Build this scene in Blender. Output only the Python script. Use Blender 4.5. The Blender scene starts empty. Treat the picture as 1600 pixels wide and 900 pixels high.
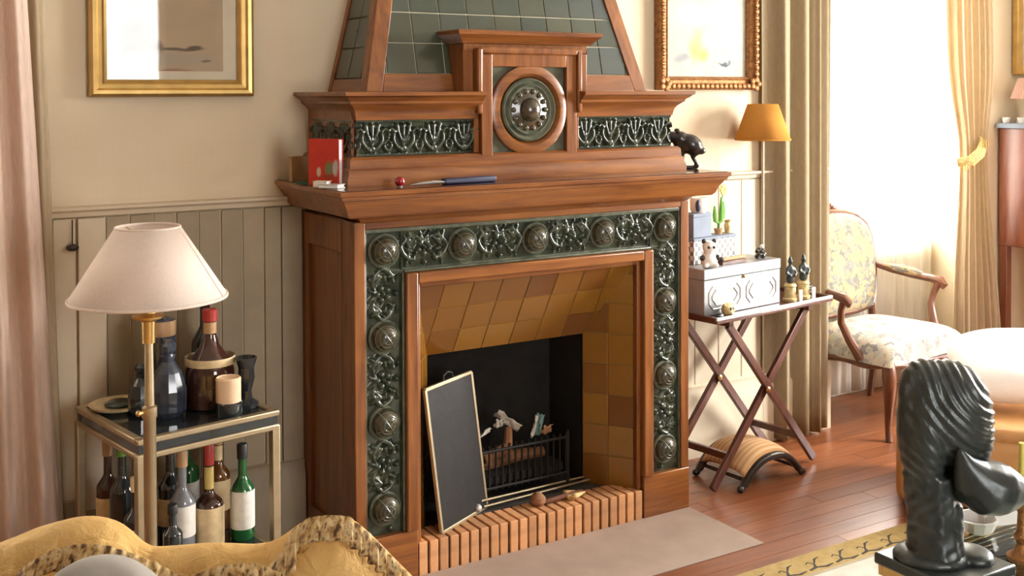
import bpy, bmesh, math, random
import numpy as np
from mathutils import Vector, Matrix
random.seed(7); np.random.seed(7)
SC = bpy.context.scene
COL = SC.collection
PI = math.pi

# ------------------------------------------------------------------ camera
CAM = np.array([-2.1149, -3.2800, 1.6027]); YAW, PIT, ROL, FPX, PPY = 0.5506, 0.0197, -0.0031, 1739.43, 179.04
FW = np.array([math.sin(YAW)*math.cos(PIT), math.cos(YAW)*math.cos(PIT), -math.sin(PIT)])
RT = np.array([math.cos(YAW), -math.sin(YAW), 0.0]); UP = np.cross(RT, FW)
R2 = RT*math.cos(ROL)+UP*math.sin(ROL); U2 = -RT*math.sin(ROL)+UP*math.cos(ROL)
cd = bpy.data.cameras.new('camera'); cam = bpy.data.objects.new('camera', cd); COL.objects.link(cam)
cd.sensor_width = 36.0; cd.lens = FPX/1600*36.0; cd.shift_y = -(450-PPY)/1600.0
cd.clip_start = 0.05; cd.clip_end = 100
cam.matrix_world = Matrix(((R2[0], U2[0], -FW[0], CAM[0]), (R2[1], U2[1], -FW[1], CAM[1]), (R2[2], U2[2], -FW[2], CAM[2]), (0, 0, 0, 1)))
SC.camera = cam
def at(px, py, dep):
    return CAM + dep*(FW + R2*(px-800)/FPX + U2*(PPY-py)/FPX)

# ------------------------------------------------------------------ world, lights, exposure
SC.view_settings.view_transform = 'Standard'; SC.view_settings.look = 'None'
SC.view_settings.exposure = 1.12; SC.view_settings.gamma = 1.0; SC.view_settings.use_curve_mapping = False
SC.cycles.use_denoising = True
SC.cycles.max_bounces = 10; SC.cycles.diffuse_bounces = 6; SC.cycles.glossy_bounces = 4
SC.cycles.transmission_bounces = 6; SC.cycles.transparent_max_bounces = 16
SC.cycles.sample_clamp_indirect = 6.0; SC.cycles.caustics_reflective = False; SC.cycles.caustics_refractive = False
world = bpy.data.worlds.new('daylight'); SC.world = world; world.use_nodes = True
bg = world.node_tree.nodes['Background']; bg.inputs['Color'].default_value = (0.93, 0.97, 1.0, 1); bg.inputs['Strength'].default_value = 3.5

def area(name, loc, rot, sx, sy, power, color=(1, 1, 1)):
    l = bpy.data.lights.new(name, 'AREA'); l.shape = 'RECTANGLE'; l.size = sx; l.size_y = sy; l.energy = power; l.color = color
    o = bpy.data.objects.new(name, l); COL.objects.link(o); o.location = loc; o.rotation_euler = rot
    return o
# daylight entering at each of the room's windows (lamps stand in the window openings)
area('daylight_bay_right', (2.50, 1.10, 1.70), (-PI/2, 0, 0), 1.10, 1.80, 170, (1.0, 0.98, 0.95))
area('daylight_bay_left', (-2.50, 1.10, 1.70), (-PI/2, 0, 0), 1.10, 1.80, 60, (1.0, 0.97, 0.93))
area('daylight_right_wall', (4.10, -1.55, 1.75), (0, PI/2, 0), 1.90, 1.50, 240, (1.0, 0.97, 0.92))
area('daylight_front_wall', (-0.30, -5.60, 1.75), (PI/2, 0, 0), 1.30, 1.90, 42, (1.0, 0.97, 0.93))

# ------------------------------------------------------------------ materials
MATS = {}
def srgb(r, g, b):
    f = lambda c: (c/255/12.92) if c/255 <= 0.04045 else ((c/255+0.055)/1.055)**2.4
    return (f(r), f(g), f(b))
class NT:
    def __init__(s, name):
        s.m = bpy.data.materials.new(name); s.m.use_nodes = True; s.t = s.m.node_tree; s.t.nodes.clear()
        s.out = s.t.nodes.new('ShaderNodeOutputMaterial')
    def n(s, typ, **kw):
        nd = s.t.nodes.new('ShaderNode'+typ)
        for k, v in kw.items():
            if k.startswith('_'): setattr(nd, k[1:], v)
        return nd
    def l(s, a, b): s.t.links.new(a, b)
    def bsdf(s, color=None, rough=0.5, metal=0.0, spec=0.5, trans=0.0, coat=0.0):
        b = s.n('BsdfPrincipled')
        if color is not None: b.inputs['Base Color'].default_value = (*color, 1)
        b.inputs['Roughness'].default_value = rough; b.inputs['Metallic'].default_value = metal
        b.inputs['Specular IOR Level'].default_value = spec; b.inputs['Transmission Weight'].default_value = trans
        b.inputs['Coat Weight'].default_value = coat
        s.l(b.outputs[0], s.out.inputs[0]); return b
    def coord(s, scale=(1, 1, 1), rot=(0, 0, 0), kind='Object'):
        tc = s.n('TexCoord'); mp = s.n('Mapping')
        mp.inputs['Scale'].default_value = scale; mp.inputs['Rotation'].default_value = rot
        s.l(tc.outputs[kind], mp.inputs[0]); return mp.outputs[0]
    def noise(s, vec, scale=5, detail=4, rough=0.55, dist=0.0):
        n = s.n('TexNoise'); n.inputs['Scale'].default_value = scale; n.inputs['Detail'].default_value = detail
        n.inputs['Roughness'].default_value = rough; n.inputs['Distortion'].default_value = dist
        if vec is not None: s.l(vec, n.inputs['Vector'])
        return n.outputs['Fac']
    def ramp(s, fac, stops):
        r = s.n('ValToRGB'); e = r.color_ramp.elements
        while len(e) < len(stops): e.new(0.5)
        for i, (p, c) in enumerate(stops): e[i].position = p; e[i].color = (*c, 1)
        s.l(fac, r.inputs[0]); return r.outputs[0]
    def mix(s, fac, a, b, blend='MIX'):
        m = s.n('Mix', _data_type='RGBA', _blend_type=blend)
        for sock, v in ((m.inputs['Factor'], fac), (m.inputs['A'], a), (m.inputs['B'], b)):
            sock2 = sock
            if isinstance(v, (int, float)): sock2.default_value = v
            elif isinstance(v, tuple): pass
            else: s.l(v, sock2)
        if isinstance(a, tuple): m.inputs[6].default_value = (*a, 1)
        elif not isinstance(a, (int, float)): s.l(a, m.inputs[6])
        if isinstance(b, tuple): m.inputs[7].default_value = (*b, 1)
        elif not isinstance(b, (int, float)): s.l(b, m.inputs[7])
        return m.outputs[2]
    def math(s, op, a, b=None, c=None):
        m = s.n('Math', _operation=op)
        for i, v in enumerate((a, b, c)):
            if v is None: continue
            if isinstance(v, (int, float)): m.inputs[i].default_value = v
            else: s.l(v, m.inputs[i])
        return m.outputs[0]
    def bump(s, b, h, strength=0.3, dist=0.01):
        n = s.n('Bump'); n.inputs['Strength'].default_value = strength; n.inputs['Distance'].default_value = dist
        s.l(h, n.inputs['Height']); s.l(n.outputs[0], b.inputs['Normal'])
    def rand(s):
        return s.n('ObjectInfo').outputs['Random']
def plain(name, color, rough=0.5, metal=0.0, var=0.12, scale=14, bump=0.0, spec=0.5, coat=0.0, rnd=0.0):
    t = NT(name); b = t.bsdf(color, rough, metal, spec, 0, coat)
    v = t.coord(); f = t.noise(v, scale, 4)
    lo = tuple(c*(1-var) for c in color); hi = tuple(min(1, c*(1+var)) for c in color)
    c = t.ramp(f, [(0.3, lo), (0.7, hi)])
    if rnd:
        m = t.math('MULTIPLY_ADD', t.rand(), 2*rnd, 1-rnd)
        hsv = t.n('HueSaturation'); t.l(c, hsv.inputs['Color']); t.l(m, hsv.inputs['Value']); c = hsv.outputs[0]
    t.l(c, b.inputs['Base Color'])
    if bump: t.bump(b, t.noise(v, scale*3, 4), bump, 0.004)
    MATS[name] = t.m; return t.m
def wood(name, dark, light, axis='x', rough=0.32, coat=0.25, rnd=0.0, fine=1.0):
    t = NT(name); b = t.bsdf(light, rough, 0, 0.5, 0, coat); b.inputs['Coat Roughness'].default_value = 0.22
    sc = {'x': (1.2, 14, 14), 'y': (14, 1.2, 14), 'z': (14, 14, 1.2)}[axis]
    v = t.coord(tuple(q*fine for q in sc)); f = t.noise(v, 2.2, 6, 0.62, 0.6)
    f2 = t.noise(t.coord(), 2.5, 2)
    c = t.ramp(f, [(0.28, dark), (0.72, light)])
    c = t.mix(t.math('MULTIPLY', f2, 0.35), c, tuple(q*0.62 for q in dark))
    if rnd:
        m = t.math('MULTIPLY_ADD', t.rand(), 2*rnd, 1-rnd)
        hsv = t.n('HueSaturation'); t.l(c, hsv.inputs['Color']); t.l(m, hsv.inputs['Value']); c = hsv.outputs[0]
    t.l(c, b.inputs['Base Color']); t.bump(b, f, 0.08, 0.003); MATS[name] = t.m; return t.m
def cloth(name, color, trans=0.35, rough=0.9, var=0.08, tcol=None):
    t = NT(name); d = t.n('BsdfDiffuse'); tr = t.n('BsdfTranslucent'); mx = t.n('MixShader'); mx.inputs[0].default_value = trans
    v = t.coord((60, 60, 8)); f = t.noise(v, 3, 3)
    c = t.ramp(f, [(0.3, tuple(q*(1-var) for q in color)), (0.7, tuple(min(1, q*(1+var)) for q in color))])
    t.l(c, d.inputs[0])
    if tcol: tr.inputs[0].default_value = (*tcol, 1)
    else: t.l(c, tr.inputs[0])
    t.l(d.outputs[0], mx.inputs[1]); t.l(tr.outputs[0], mx.inputs[2]); t.l(mx.outputs[0], t.out.inputs[0]); MATS[name] = t.m; return t.m
def sheer(name, color, clear=0.35):
    t = NT(name); d = t.n('BsdfDiffuse'); tr = t.n('BsdfTranslucent'); tp = t.n('BsdfTransparent'); a = t.n('MixShader'); c = t.n('MixShader')
    d.inputs[0].default_value = (*color, 1); tr.inputs[0].default_value = (*color, 1); a.inputs[0].default_value = 0.6; c.inputs[0].default_value = clear
    t.l(d.outputs[0], a.inputs[1]); t.l(tr.outputs[0], a.inputs[2]); t.l(a.outputs[0], c.inputs[1]); t.l(tp.outputs[0], c.inputs[2]); t.l(c.outputs[0], t.out.inputs[0])
    MATS[name] = t.m; return t.m
def pane(name, tint=(1, 1, 1), gloss=0.12, rough=0.02):
    t = NT(name); g = t.n('BsdfGlossy'); tp = t.n('BsdfTransparent'); mx = t.n('MixShader'); fr = t.n('LayerWeight'); fr.inputs[0].default_value = 0.12
    g.inputs['Roughness'].default_value = rough; tp.inputs[0].default_value = (*tint, 1)
    t.l(t.math('ADD', fr.outputs[0], gloss*0.3), mx.inputs[0])
    t.l(tp.outputs[0], mx.inputs[1]); t.l(g.outputs[0], mx.inputs[2]); t.l(mx.outputs[0], t.out.inputs[0]); MATS[name] = t.m; return t.m

WOOD_D, WOOD_L = (0.115, 0.030, 0.008), (0.385, 0.142, 0.031)
wood('wood_x', WOOD_D, WOOD_L, 'x'); wood('wood_y', WOOD_D, WOOD_L, 'y'); wood('wood_z', WOOD_D, WOOD_L, 'z')
wood('plank', (0.165, 0.052, 0.020), (0.34, 0.118, 0.045), 'x', 0.33, 0.15, 0.22)
wood('chair_wood', (0.10, 0.034, 0.016), (0.20, 0.072, 0.034), 'z', 0.35, 0.3)
wood('tray_wood', (0.055, 0.016, 0.010), (0.13, 0.042, 0.026), 'z', 0.35, 0.3)
wood('cabinet_wood', (0.16, 0.045, 0.022), (0.30, 0.10, 0.045), 'z', 0.35, 0.3)
plain('dark_polish', (0.060, 0.020, 0.011), 0.16, var=0.3, coat=0.5)
plain('ebony', (0.018, 0.014, 0.012), 0.28, coat=0.3)
plain('black', (0.008, 0.008, 0.008), 0.5)
plain('iron', (0.022, 0.020, 0.019), 0.5, 0.6, bump=0.2)
plain('soot', (0.014, 0.012, 0.010), 0.95, var=0.3, bump=0.3)
plain('ash', (0.045, 0.038, 0.032), 0.95, var=0.4, bump=0.4, scale=40)
plain('brass', (0.62, 0.42, 0.17), 0.30, 1.0, var=0.08)
plain('dull_brass', (0.42, 0.34, 0.22), 0.42, 0.85, var=0.1)
plain('gold', (0.56, 0.38, 0.14), 0.36, 0.85, var=0.15, bump=0.1)
plain('carved_gilt', (0.32, 0.145, 0.048), 0.42, 0.6, var=0.45, scale=60, bump=0.8)
plain('white', (0.82, 0.80, 0.76), 0.6, var=0.04)
plain('cream', (0.72, 0.64, 0.48), 0.6, var=0.05)
plain('silver', (0.62, 0.62, 0.60), 0.35, 0.55, var=0.1); plain('pewter', (0.36, 0.37, 0.385), 0.38, 0.35, var=0.12)
plain('slate_blue', (0.20, 0.24, 0.31), 0.7)
plain('red', (0.55, 0.045, 0.03), 0.45, var=0.15)
plain('red_glass', (0.30, 0.008, 0.018), 0.10, coat=0.8)
plain('navy', (0.030, 0.034, 0.075), 0.45)
plain('green_leaf', (0.14, 0.36, 0.055), 0.55, var=0.25)
plain('yellow', (0.85, 0.70, 0.16), 0.6)
plain('terracotta', (0.50, 0.28, 0.14), 0.7)
plain('bone', (0.55, 0.42, 0.20), 0.5, var=0.3, scale=50)
plain('candle_wax', (0.72, 0.52, 0.34), 0.55, var=0.06)
plain('dark_glass', (0.018, 0.022, 0.024), 0.08, coat=0.6)
plain('blue_glass', (0.035, 0.045, 0.065), 0.10, coat=0.6, var=0.4, scale=30)
plain('brown_glass', (0.045, 0.016, 0.010), 0.08, coat=0.6)
plain('green_glass', (0.012, 0.095, 0.028), 0.08, coat=0.6)
plain('clear_glass', (0.16, 0.17, 0.19), 0.08, coat=0.6, var=0.3)
plain('amber_glass', (0.12, 0.045, 0.012), 0.08, coat=0.6)
plain('label_cream', (0.60, 0.47, 0.27), 0.7, var=0.18, scale=40)
plain('label_white', (0.66, 0.63, 0.58), 0.7, var=0.12, scale=40)
plain('label_yellow', (0.55, 0.43, 0.14), 0.7, var=0.15, scale=40)
plain('foil_red', (0.35, 0.03, 0.025), 0.35, var=0.2)
plain('foil_tan', (0.40, 0.24, 0.12), 0.4, var=0.2)
plain('tan_leather', (0.46, 0.235, 0.080), 0.5, var=0.12, bump=0.1)
plain('hearth_stone', (0.34, 0.265, 0.220), 0.55, var=0.10, scale=7, bump=0.05)
plain('brick_clay', (0.56, 0.275, 0.120), 0.75, var=0.22, scale=22, bump=0.15, rnd=0.18)
plain('mortar', (0.050, 0.028, 0.020), 0.95, var=0.3)
plain('grout_pale', (0.50, 0.45, 0.33), 0.9)
plain('grout_ochre', (0.26, 0.150, 0.040), 0.8)
plain('plaster_white', (0.60, 0.55, 0.47), 0.9, var=0.02); plain('unseen_wall_dark', (0.20, 0.135, 0.080), 0.6, var=0.2, scale=4)  # unseen walls made dark brown and ceiling toned down to cut bounced light
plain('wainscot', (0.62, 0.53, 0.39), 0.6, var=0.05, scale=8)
plain('wainscot_dull_shaded', (0.33, 0.265, 0.175), 0.65, var=0.10, scale=8, rnd=0.08)  # duller boards, with the shade behind the lamp partly put into the colour
plain('painted_wood', (0.78, 0.72, 0.60), 0.55, var=0.03)
plain('fur_white', (0.93, 0.93, 0.93), 0.95, var=0.02, bump=0.3)
plain('cushion_grey', (0.36, 0.34, 0.31), 0.9, var=0.10, bump=0.2)
plain('sofa_tan', (0.40, 0.24, 0.10), 0.85, var=0.1)
plain('tie_gold', (0.42, 0.29, 0.10), 0.7, var=0.3, scale=60, bump=0.4); plain('rush', (0.50, 0.33, 0.14), 0.8, var=0.3)
plain('paper', (0.48, 0.45, 0.40), 0.9, var=0.2)
plain('log', (0.26, 0.12, 0.055), 0.85, var=0.4, bump=0.4)
plain('teal_paper', (0.16, 0.30, 0.30), 0.7)
plain('cactus_stem', (0.10, 0.20, 0.04), 0.6)
plain('bronze_dark', (0.036, 0.044, 0.042), 0.36, 0.30, var=0.35, scale=25, bump=0.15, spec=0.6)
# green glazed ceramic, mottled at random from near black to olive, flecked
t = NT('green_glaze'); b = t.bsdf((0.05, 0.075, 0.05), 0.24, 0, 0.55, 0, 0.3); v = t.coord()
c = t.ramp(t.noise(v, 26, 5), [(0.25, (0.012, 0.018, 0.012)), (0.5, (0.034, 0.047, 0.030)), (0.78, (0.095, 0.102, 0.058))]); t.l(c, b.inputs['Base Color'])
t.bump(b, t.noise(v, 90, 3), 0.25, 0.002); MATS['green_glaze'] = t.m
t = NT('boss_glaze'); b = t.bsdf((0.06, 0.05, 0.03), 0.24, 0, 0.6, 0, 0.3); v = t.coord()
c = t.ramp(t.noise(v, 40, 4), [(0.3, (0.020, 0.018, 0.010)), (0.7, (0.085, 0.064, 0.032))]); t.l(c, b.inputs['Base Color']); MATS['boss_glaze'] = t.m
t = NT('green_rim'); b = t.bsdf((0.12, 0.14, 0.10), 0.3, 0, 0.5, 0, 0.2); v = t.coord()
c = t.ramp(t.noise(v, 30, 4), [(0.3, (0.055, 0.068, 0.046)), (0.7, (0.15, 0.155, 0.105))]); t.l(c, b.inputs['Base Color']); MATS['green_rim'] = t.m
# hood tiles: blue green glaze varying tile by tile
t = NT('hood_tile'); b = t.bsdf((0.06, 0.09, 0.08), 0.24, 0, 0.5, 0, 0.15); r = t.rand(); v = t.coord()
c = t.ramp(r, [(0.0, (0.028, 0.044, 0.042)), (0.4, (0.042, 0.058, 0.044)), (0.75, (0.058, 0.068, 0.042)), (1.0, (0.036, 0.058, 0.070))])
c = t.mix(t.math('MULTIPLY', t.noise(v, 9, 3), 0.5), c, (0.085, 0.095, 0.055)); t.l(c, b.inputs['Base Color']); MATS['hood_tile'] = t.m
t = NT('ochre_tile'); b = t.bsdf((0.3, 0.14, 0.02), 0.22, 0, 0.5, 0, 0.4); r = t.rand(); v = t.coord()
c = t.ramp(r, [(0.0, (0.11, 0.036, 0.008)), (0.15, (0.17, 0.066, 0.009)), (0.5, (0.22, 0.095, 0.010)), (1.0, (0.27, 0.132, 0.016))])
c = t.mix(t.math('MULTIPLY', t.noise(v, 14, 4), 0.55), c, (0.20, 0.075, 0.012)); t.l(c, b.inputs['Base Color']); MATS['ochre_tile'] = t.m
# wall covering: woven beige cloth
t = NT('wallcloth'); b = t.bsdf((0.6, 0.5, 0.34), 0.9, 0, 0.2); v = t.coord()
c = t.ramp(t.noise(v, 1.6, 5), [(0.3, (0.68, 0.575, 0.41)), (0.7, (0.77, 0.68, 0.52))])
w1 = t.noise(t.coord((350, 350, 6)), 1, 2); w2 = t.noise(t.coord((6, 6, 350)), 1, 2)
c = t.mix(t.math('MULTIPLY', t.math('ADD', w1, w2), 0.10), c, (0.46, 0.35, 0.21)); t.l(c, b.inputs['Base Color'])
t.bump(b, t.math('ADD', w1, w2), 0.12, 0.002); MATS['wallcloth'] = t.m
plain('wall_cool', (0.36, 0.37, 0.40), 0.85, var=0.18, scale=6)
# curtains and lampshades
cloth('curtain_cream', (0.58, 0.475, 0.325), 0.34, var=0.08)
cloth('curtain_tan', (0.43, 0.345, 0.225), 0.30, var=0.08)
cloth('curtain_pink', (0.80, 0.65, 0.55), 0.40, var=0.08)
sheer('sheer_white', (0.92, 0.91, 0.88), 0.30)
cloth('shade_linen', (0.90, 0.81, 0.74), 0.38, var=0.03)
cloth('shade_orange', (0.62, 0.31, 0.075), 0.30, var=0.03)
cloth('shade_pink', (0.72, 0.52, 0.44), 0.3, var=0.05)
pane('window_glass'); pane('picture_glass', (1, 1, 1), 0.10); pane('table_glass', (0.86, 0.92, 0.88), 0.35)
pane('smoked_glass', (0.10, 0.09, 0.08), 0.5, 0.03)
# tapestry upholstery
def tapestry(name, cols, scale):
    t = NT(name); b = t.bsdf((0.5, 0.4, 0.3), 0.9, 0, 0.2); v = t.coord()
    vo = t.n('TexVoronoi'); vo.inputs['Scale'].default_value = scale
    nz = t.n('TexNoise'); nz.inputs['Scale'].default_value = scale*0.9; nz.inputs['Detail'].default_value = 3
    t.l(v, nz.inputs['Vector']); vm = t.n('VectorMath', _operation='MULTIPLY_ADD'); t.l(nz.outputs['Color'], vm.inputs[0]); vm.inputs[1].default_value = (0.10, 0.10, 0.10); t.l(v, vm.inputs[2])
    t.l(vm.outputs[0], vo.inputs['Vector'])
    sep = t.n('SeparateColor'); t.l(vo.outputs['Color'], sep.inputs[0])
    c = t.ramp(sep.outputs[0], cols)
    f = t.noise(v, scale*3.2, 5); c = t.mix(t.math('MULTIPLY', f, 0.55), c, (0.50, 0.42, 0.27)); t.l(c, b.inputs['Base Color']); t.bump(b, f, 0.2, 0.003)
    MATS[name] = t.m
tapestry('tapestry', [(0.0, (0.06, 0.085, 0.12)), (0.36, (0.15, 0.19, 0.22)), (0.50, (0.40, 0.28, 0.12)), (0.7, (0.48, 0.35, 0.18)), (1.0, (0.46, 0.29, 0.20))], 34)
tapestry('tapestry_seat', [(0.0, (0.10, 0.13, 0.18)), (0.3, (0.26, 0.29, 0.32)), (0.6, (0.50, 0.48, 0.44)), (1.0, (0.42, 0.34, 0.25))], 30)
# yellow quilted throw
t = NT('throw_yellow'); b = t.bsdf((0.62, 0.38, 0.12), 0.85, 0, 0.3); v = t.coord()
c = t.ramp(t.noise(v, 5, 4), [(0.3, (0.56, 0.335, 0.105)), (0.7, (0.70, 0.47, 0.185))]); t.l(c, b.inputs['Base Color']); t.bump(b, t.noise(v, 22, 5, 0.6, 1.2), 0.75, 0.012); MATS['throw_yellow'] = t.m
t = NT('ruffle_print_shade'); b = t.bsdf((0.5, 0.3, 0.15), 0.85, 0, 0.3); v = t.coord((1, 1, .12))
c = t.ramp(t.noise(v, 70, 3), [(0.36, (0.10, 0.050, 0.028)), (0.47, (0.46, 0.29, 0.11)), (0.56, (0.60, 0.46, 0.25)), (0.68, (0.15, 0.080, 0.045))]); t.l(c, b.inputs['Base Color']); MATS['ruffle_print_shade'] = t.m  # brown print, its dark tones deepened to stand for shade under the ruffles
t = NT('rug_field'); b = t.bsdf((0.7, 0.66, 0.55), 0.95, 0, 0.1); v = t.coord()
c = t.ramp(t.noise(v, 8, 4), [(0.3, (0.46, 0.43, 0.37)), (0.7, (0.58, 0.56, 0.51))]); t.l(c, b.inputs['Base Color']); t.bump(b, t.noise(v, 220, 2), 0.4, 0.004); MATS['rug_field'] = t.m
t = NT('rug_border'); b = t.bsdf((0.3, 0.24, 0.1), 0.95, 0, 0.1); v = t.coord()
c = t.ramp(t.noise(v, 30, 3), [(0.3, (0.30, 0.215, 0.085)), (0.7, (0.40, 0.30, 0.14))]); t.l(c, b.inputs['Base Color']); t.bump(b, t.noise(v, 220, 2), 0.4, 0.004); MATS['rug_border'] = t.m
plain('rug_scroll', (0.035, 0.028, 0.020), 0.95); plain('rug_line', (0.33, 0.29, 0.20), 0.95)
# striped saddle cloth of the footstool
t = NT('stool_stripe'); b = t.bsdf((0.6, 0.4, 0.2), 0.8, 0, 0.3); v = t.coord((0, 30, 0))
wv = t.n('TexWave'); wv.bands_direction = 'Y'; wv.inputs['Scale'].default_value = 0.45; t.l(v, wv.inputs['Vector'])
c = t.ramp(wv.outputs['Fac'], [(0.2, (0.52, 0.28, 0.12)), (0.5, (0.58, 0.37, 0.19)), (0.8, (0.60, 0.42, 0.25))]); t.l(c, b.inputs['Base Color']); MATS['stool_stripe'] = t.m
# small checked card
t = NT('check_card'); b = t.bsdf((0.8, 0.8, 0.8), 0.6); v = t.coord(); ck = t.n('TexChecker'); ck.inputs['Scale'].default_value = 55
ck.inputs['Color1'].default_value = (0.80, 0.79, 0.76, 1); ck.inputs['Color2'].default_value = (0.22, 0.22, 0.22, 1); t.l(v, ck.inputs['Vector']); t.l(ck.outputs[0], b.inputs['Base Color']); MATS['check_card'] = t.m
def painting(name, base, blobs, nscale=6, nstr=0.03, grad=None):
    """flat print: soft elliptical colour fields (x, z, rx, rz, colour, softness) in the sheet's own coordinates"""
    t = NT(name); b = t.bsdf(base, 0.7, 0, 0.3); tc = t.coord(); n = t.n('TexNoise'); n.inputs['Scale'].default_value = nscale; n.inputs['Detail'].default_value = 5; t.l(tc, n.inputs['Vector'])
    vm = t.n('VectorMath', _operation='MULTIPLY_ADD'); t.l(n.outputs['Color'], vm.inputs[0]); vm.inputs[1].default_value = (nstr*2,)*3; t.l(tc, vm.inputs[2])
    s2 = t.n('VectorMath', _operation='ADD'); t.l(vm.outputs[0], s2.inputs[0]); s2.inputs[1].default_value = (-nstr,)*3
    sep = t.n('SeparateXYZ'); t.l(s2.outputs[0], sep.inputs[0])
    c = t.ramp(t.noise(tc, nscale*0.7, 4), [(0.3, tuple(q*0.9 for q in base)), (0.7, tuple(min(1, q*1.08) for q in base))])
    for (x, z, rx, rz, colr, soft) in blobs:
        dx = t.math('DIVIDE', t.math('SUBTRACT', sep.outputs[0], x), rx); dz = t.math('DIVIDE', t.math('SUBTRACT', sep.outputs[2], z), rz)
        d = t.math('ADD', t.math('MULTIPLY', dx, dx), t.math('MULTIPLY', dz, dz))
        mr = t.n('MapRange'); mr.inputs[1].default_value = 1.0; mr.inputs[2].default_value = 1.0-soft; mr.inputs[3].default_value = 0; mr.inputs[4].default_value = 1; t.l(d, mr.inputs[0])
        c = t.mix(mr.outputs[0], c, colr)
    t.l(c, b.inputs['Base Color']); MATS[name] = t.m

# ------------------------------------------------------------------ mesh builder
class MB:
    def __init__(s): s.v = []; s.f = []
    def add(s, vs, fs):
        o = len(s.v); s.v.extend([tuple(map(float, p)) for p in vs]); s.f.extend([tuple(i+o for i in f) for f in fs]); return s
    def hexa(s, p):  # p: 4 bottom ccw, 4 top ccw
        return s.add(p, [(3, 2, 1, 0), (4, 5, 6, 7), (0, 1, 5, 4), (1, 2, 6, 5), (2, 3, 7, 6), (3, 0, 4, 7)])
    def box(s, x0, x1, y0, y1, z0, z1):
        return s.hexa([(x0, y0, z0), (x1, y0, z0), (x1, y1, z0), (x0, y1, z0), (x0, y0, z1), (x1, y0, z1), (x1, y1, z1), (x0, y1, z1)])
    def obox(s, c, sz, rz=0, rx=0, ry=0):
        M = Matrix.Rotation(rz, 3, 'Z') @ Matrix.Rotation(ry, 3, 'Y') @ Matrix.Rotation(rx, 3, 'X'); h = [q/2 for q in sz]; c = Vector(c)
        P = [c+M@Vector((a*h[0], b*h[1], d*h[2])) for d in (-1, 1) for a, b in ((-1, -1), (1, -1), (1, 1), (-1, 1))]
        return s.hexa(P)
    def tube(s, pts, rad, n=10, cap=True, squash=None):
        pts = [Vector(p) for p in pts]
        if isinstance(rad, (int, float)): rad = [rad]*len(pts)
        t0 = (pts[1]-pts[0]).normalized(); a = Vector((0, 0, 1)) if abs(t0.z) < 0.9 else Vector((1, 0, 0)); nrm = t0.cross(a).normalized()
        vs = []; fs = []
        for i, p in enumerate(pts):
            tg = (pts[min(i+1, len(pts)-1)]-pts[max(i-1, 0)]).normalized()
            nrm = (nrm-tg*nrm.dot(tg)).normalized(); bn = tg.cross(nrm)
            sx, sy = squash if squash else (1, 1)
            for k in range(n):
                an = 2*PI*k/n; vs.append(p+(nrm*math.cos(an)*sx+bn*math.sin(an)*sy)*rad[i])
        for i in range(len(pts)-1):
            for k in range(n): fs.append((i*n+k, i*n+(k+1) % n, (i+1)*n+(k+1) % n, (i+1)*n+k))
        if cap: fs.append(tuple(range(n-1, -1, -1))); fs.append(tuple((len(pts)-1)*n+k for k in range(n)))
        return s.add(vs, fs)
    def lathe(s, prof, c=(0, 0, 0), n=24, axis='z', cap=True):
        vs = []; fs = []; c = Vector(c)
        for r, z in prof:
            for k in range(n):
                a = 2*PI*k/n; x, y = r*math.cos(a), r*math.sin(a)
                vs.append(c+(Vector((x, y, z)) if axis == 'z' else Vector((x, -z, y)) if axis == '-y' else Vector((z, x, y))))
        m = len(prof)
        for i in range(m-1):
            for k in range(n): fs.append((i*n+k, i*n+(k+1) % n, (i+1)*n+(k+1) % n, (i+1)*n+k))
        if cap:
            if prof[0][0] > 1e-5: fs.append(tuple(range(n-1, -1, -1)))
            if prof[-1][0] > 1e-5: fs.append(tuple((m-1)*n+k for k in range(n)))
        return s.add(vs, fs)
    def ell(s, c, r, n=16, m=10, M=None):
        vs = []; fs = []; c = Vector(c)
        for i in range(m+1):
            ph = PI*i/m
            for k in range(n):
                a = 2*PI*k/n; p = Vector((r[0]*math.sin(ph)*math.cos(a), r[1]*math.sin(ph)*math.sin(a), r[2]*math.cos(ph)))
                vs.append(c+(M@p if M is not None else p))
        for i in range(m):
            for k in range(n): fs.append((i*n+k, (i+1)*n+k, (i+1)*n+(k+1) % n, i*n+(k+1) % n))
        return s.add(vs, fs)
    def prism(s, poly, z0, z1):
        n = len(poly); vs = [(x, y, z0) for x, y in poly]+[(x, y, z1) for x, y in poly]
        fs = [tuple(range(n-1, -1, -1)), tuple(range(n, 2*n))]+[(i, (i+1) % n, n+(i+1) % n, n+i) for i in range(n)]
        return s.add(vs, fs)
    def prism3(s, poly, d):  # poly: 3d points, d: extrusion vector
        n = len(poly); d = Vector(d); P = [Vector(p) for p in poly]
        return s.add(P+[p+d for p in P], [tuple(range(n-1, -1, -1)), tuple(range(n, 2*n))]+[(i, (i+1) % n, n+(i+1) % n, n+i) for i in range(n)])
    def mould(s, prof, hw, yf, yb):  # profile (offset, z) swept round left end, front, right end
        vs = []; fs = []
        for o, z in prof: vs += [(-hw-o, yb, z), (-hw-o, yf-o, z), (hw+o, yf-o, z), (hw+o, yb, z)]
        n = len(prof)
        for i in range(n):
            j = (i+1) % n
            for k in range(3): fs.append((i*4+k, i*4+k+1, j*4+k+1, j*4+k))
        fs.append(tuple(i*4 for i in range(n))); fs.append(tuple(i*4+3 for i in range(n-1, -1, -1)))
        return s.add(vs, fs)
    def grid(s, P, wrap=False):  # P: array nu x nv x 3
        nu, nv = len(P), len(P[0]); vs = [P[i][j] for i in range(nu) for j in range(nv)]
        fs = [(i*nv+j, (i+1)*nv+j, (i+1)*nv+j+1, i*nv+j+1) for i in range(nu-1) for j in range(nv-1)]
        return s.add(vs, fs)
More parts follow.
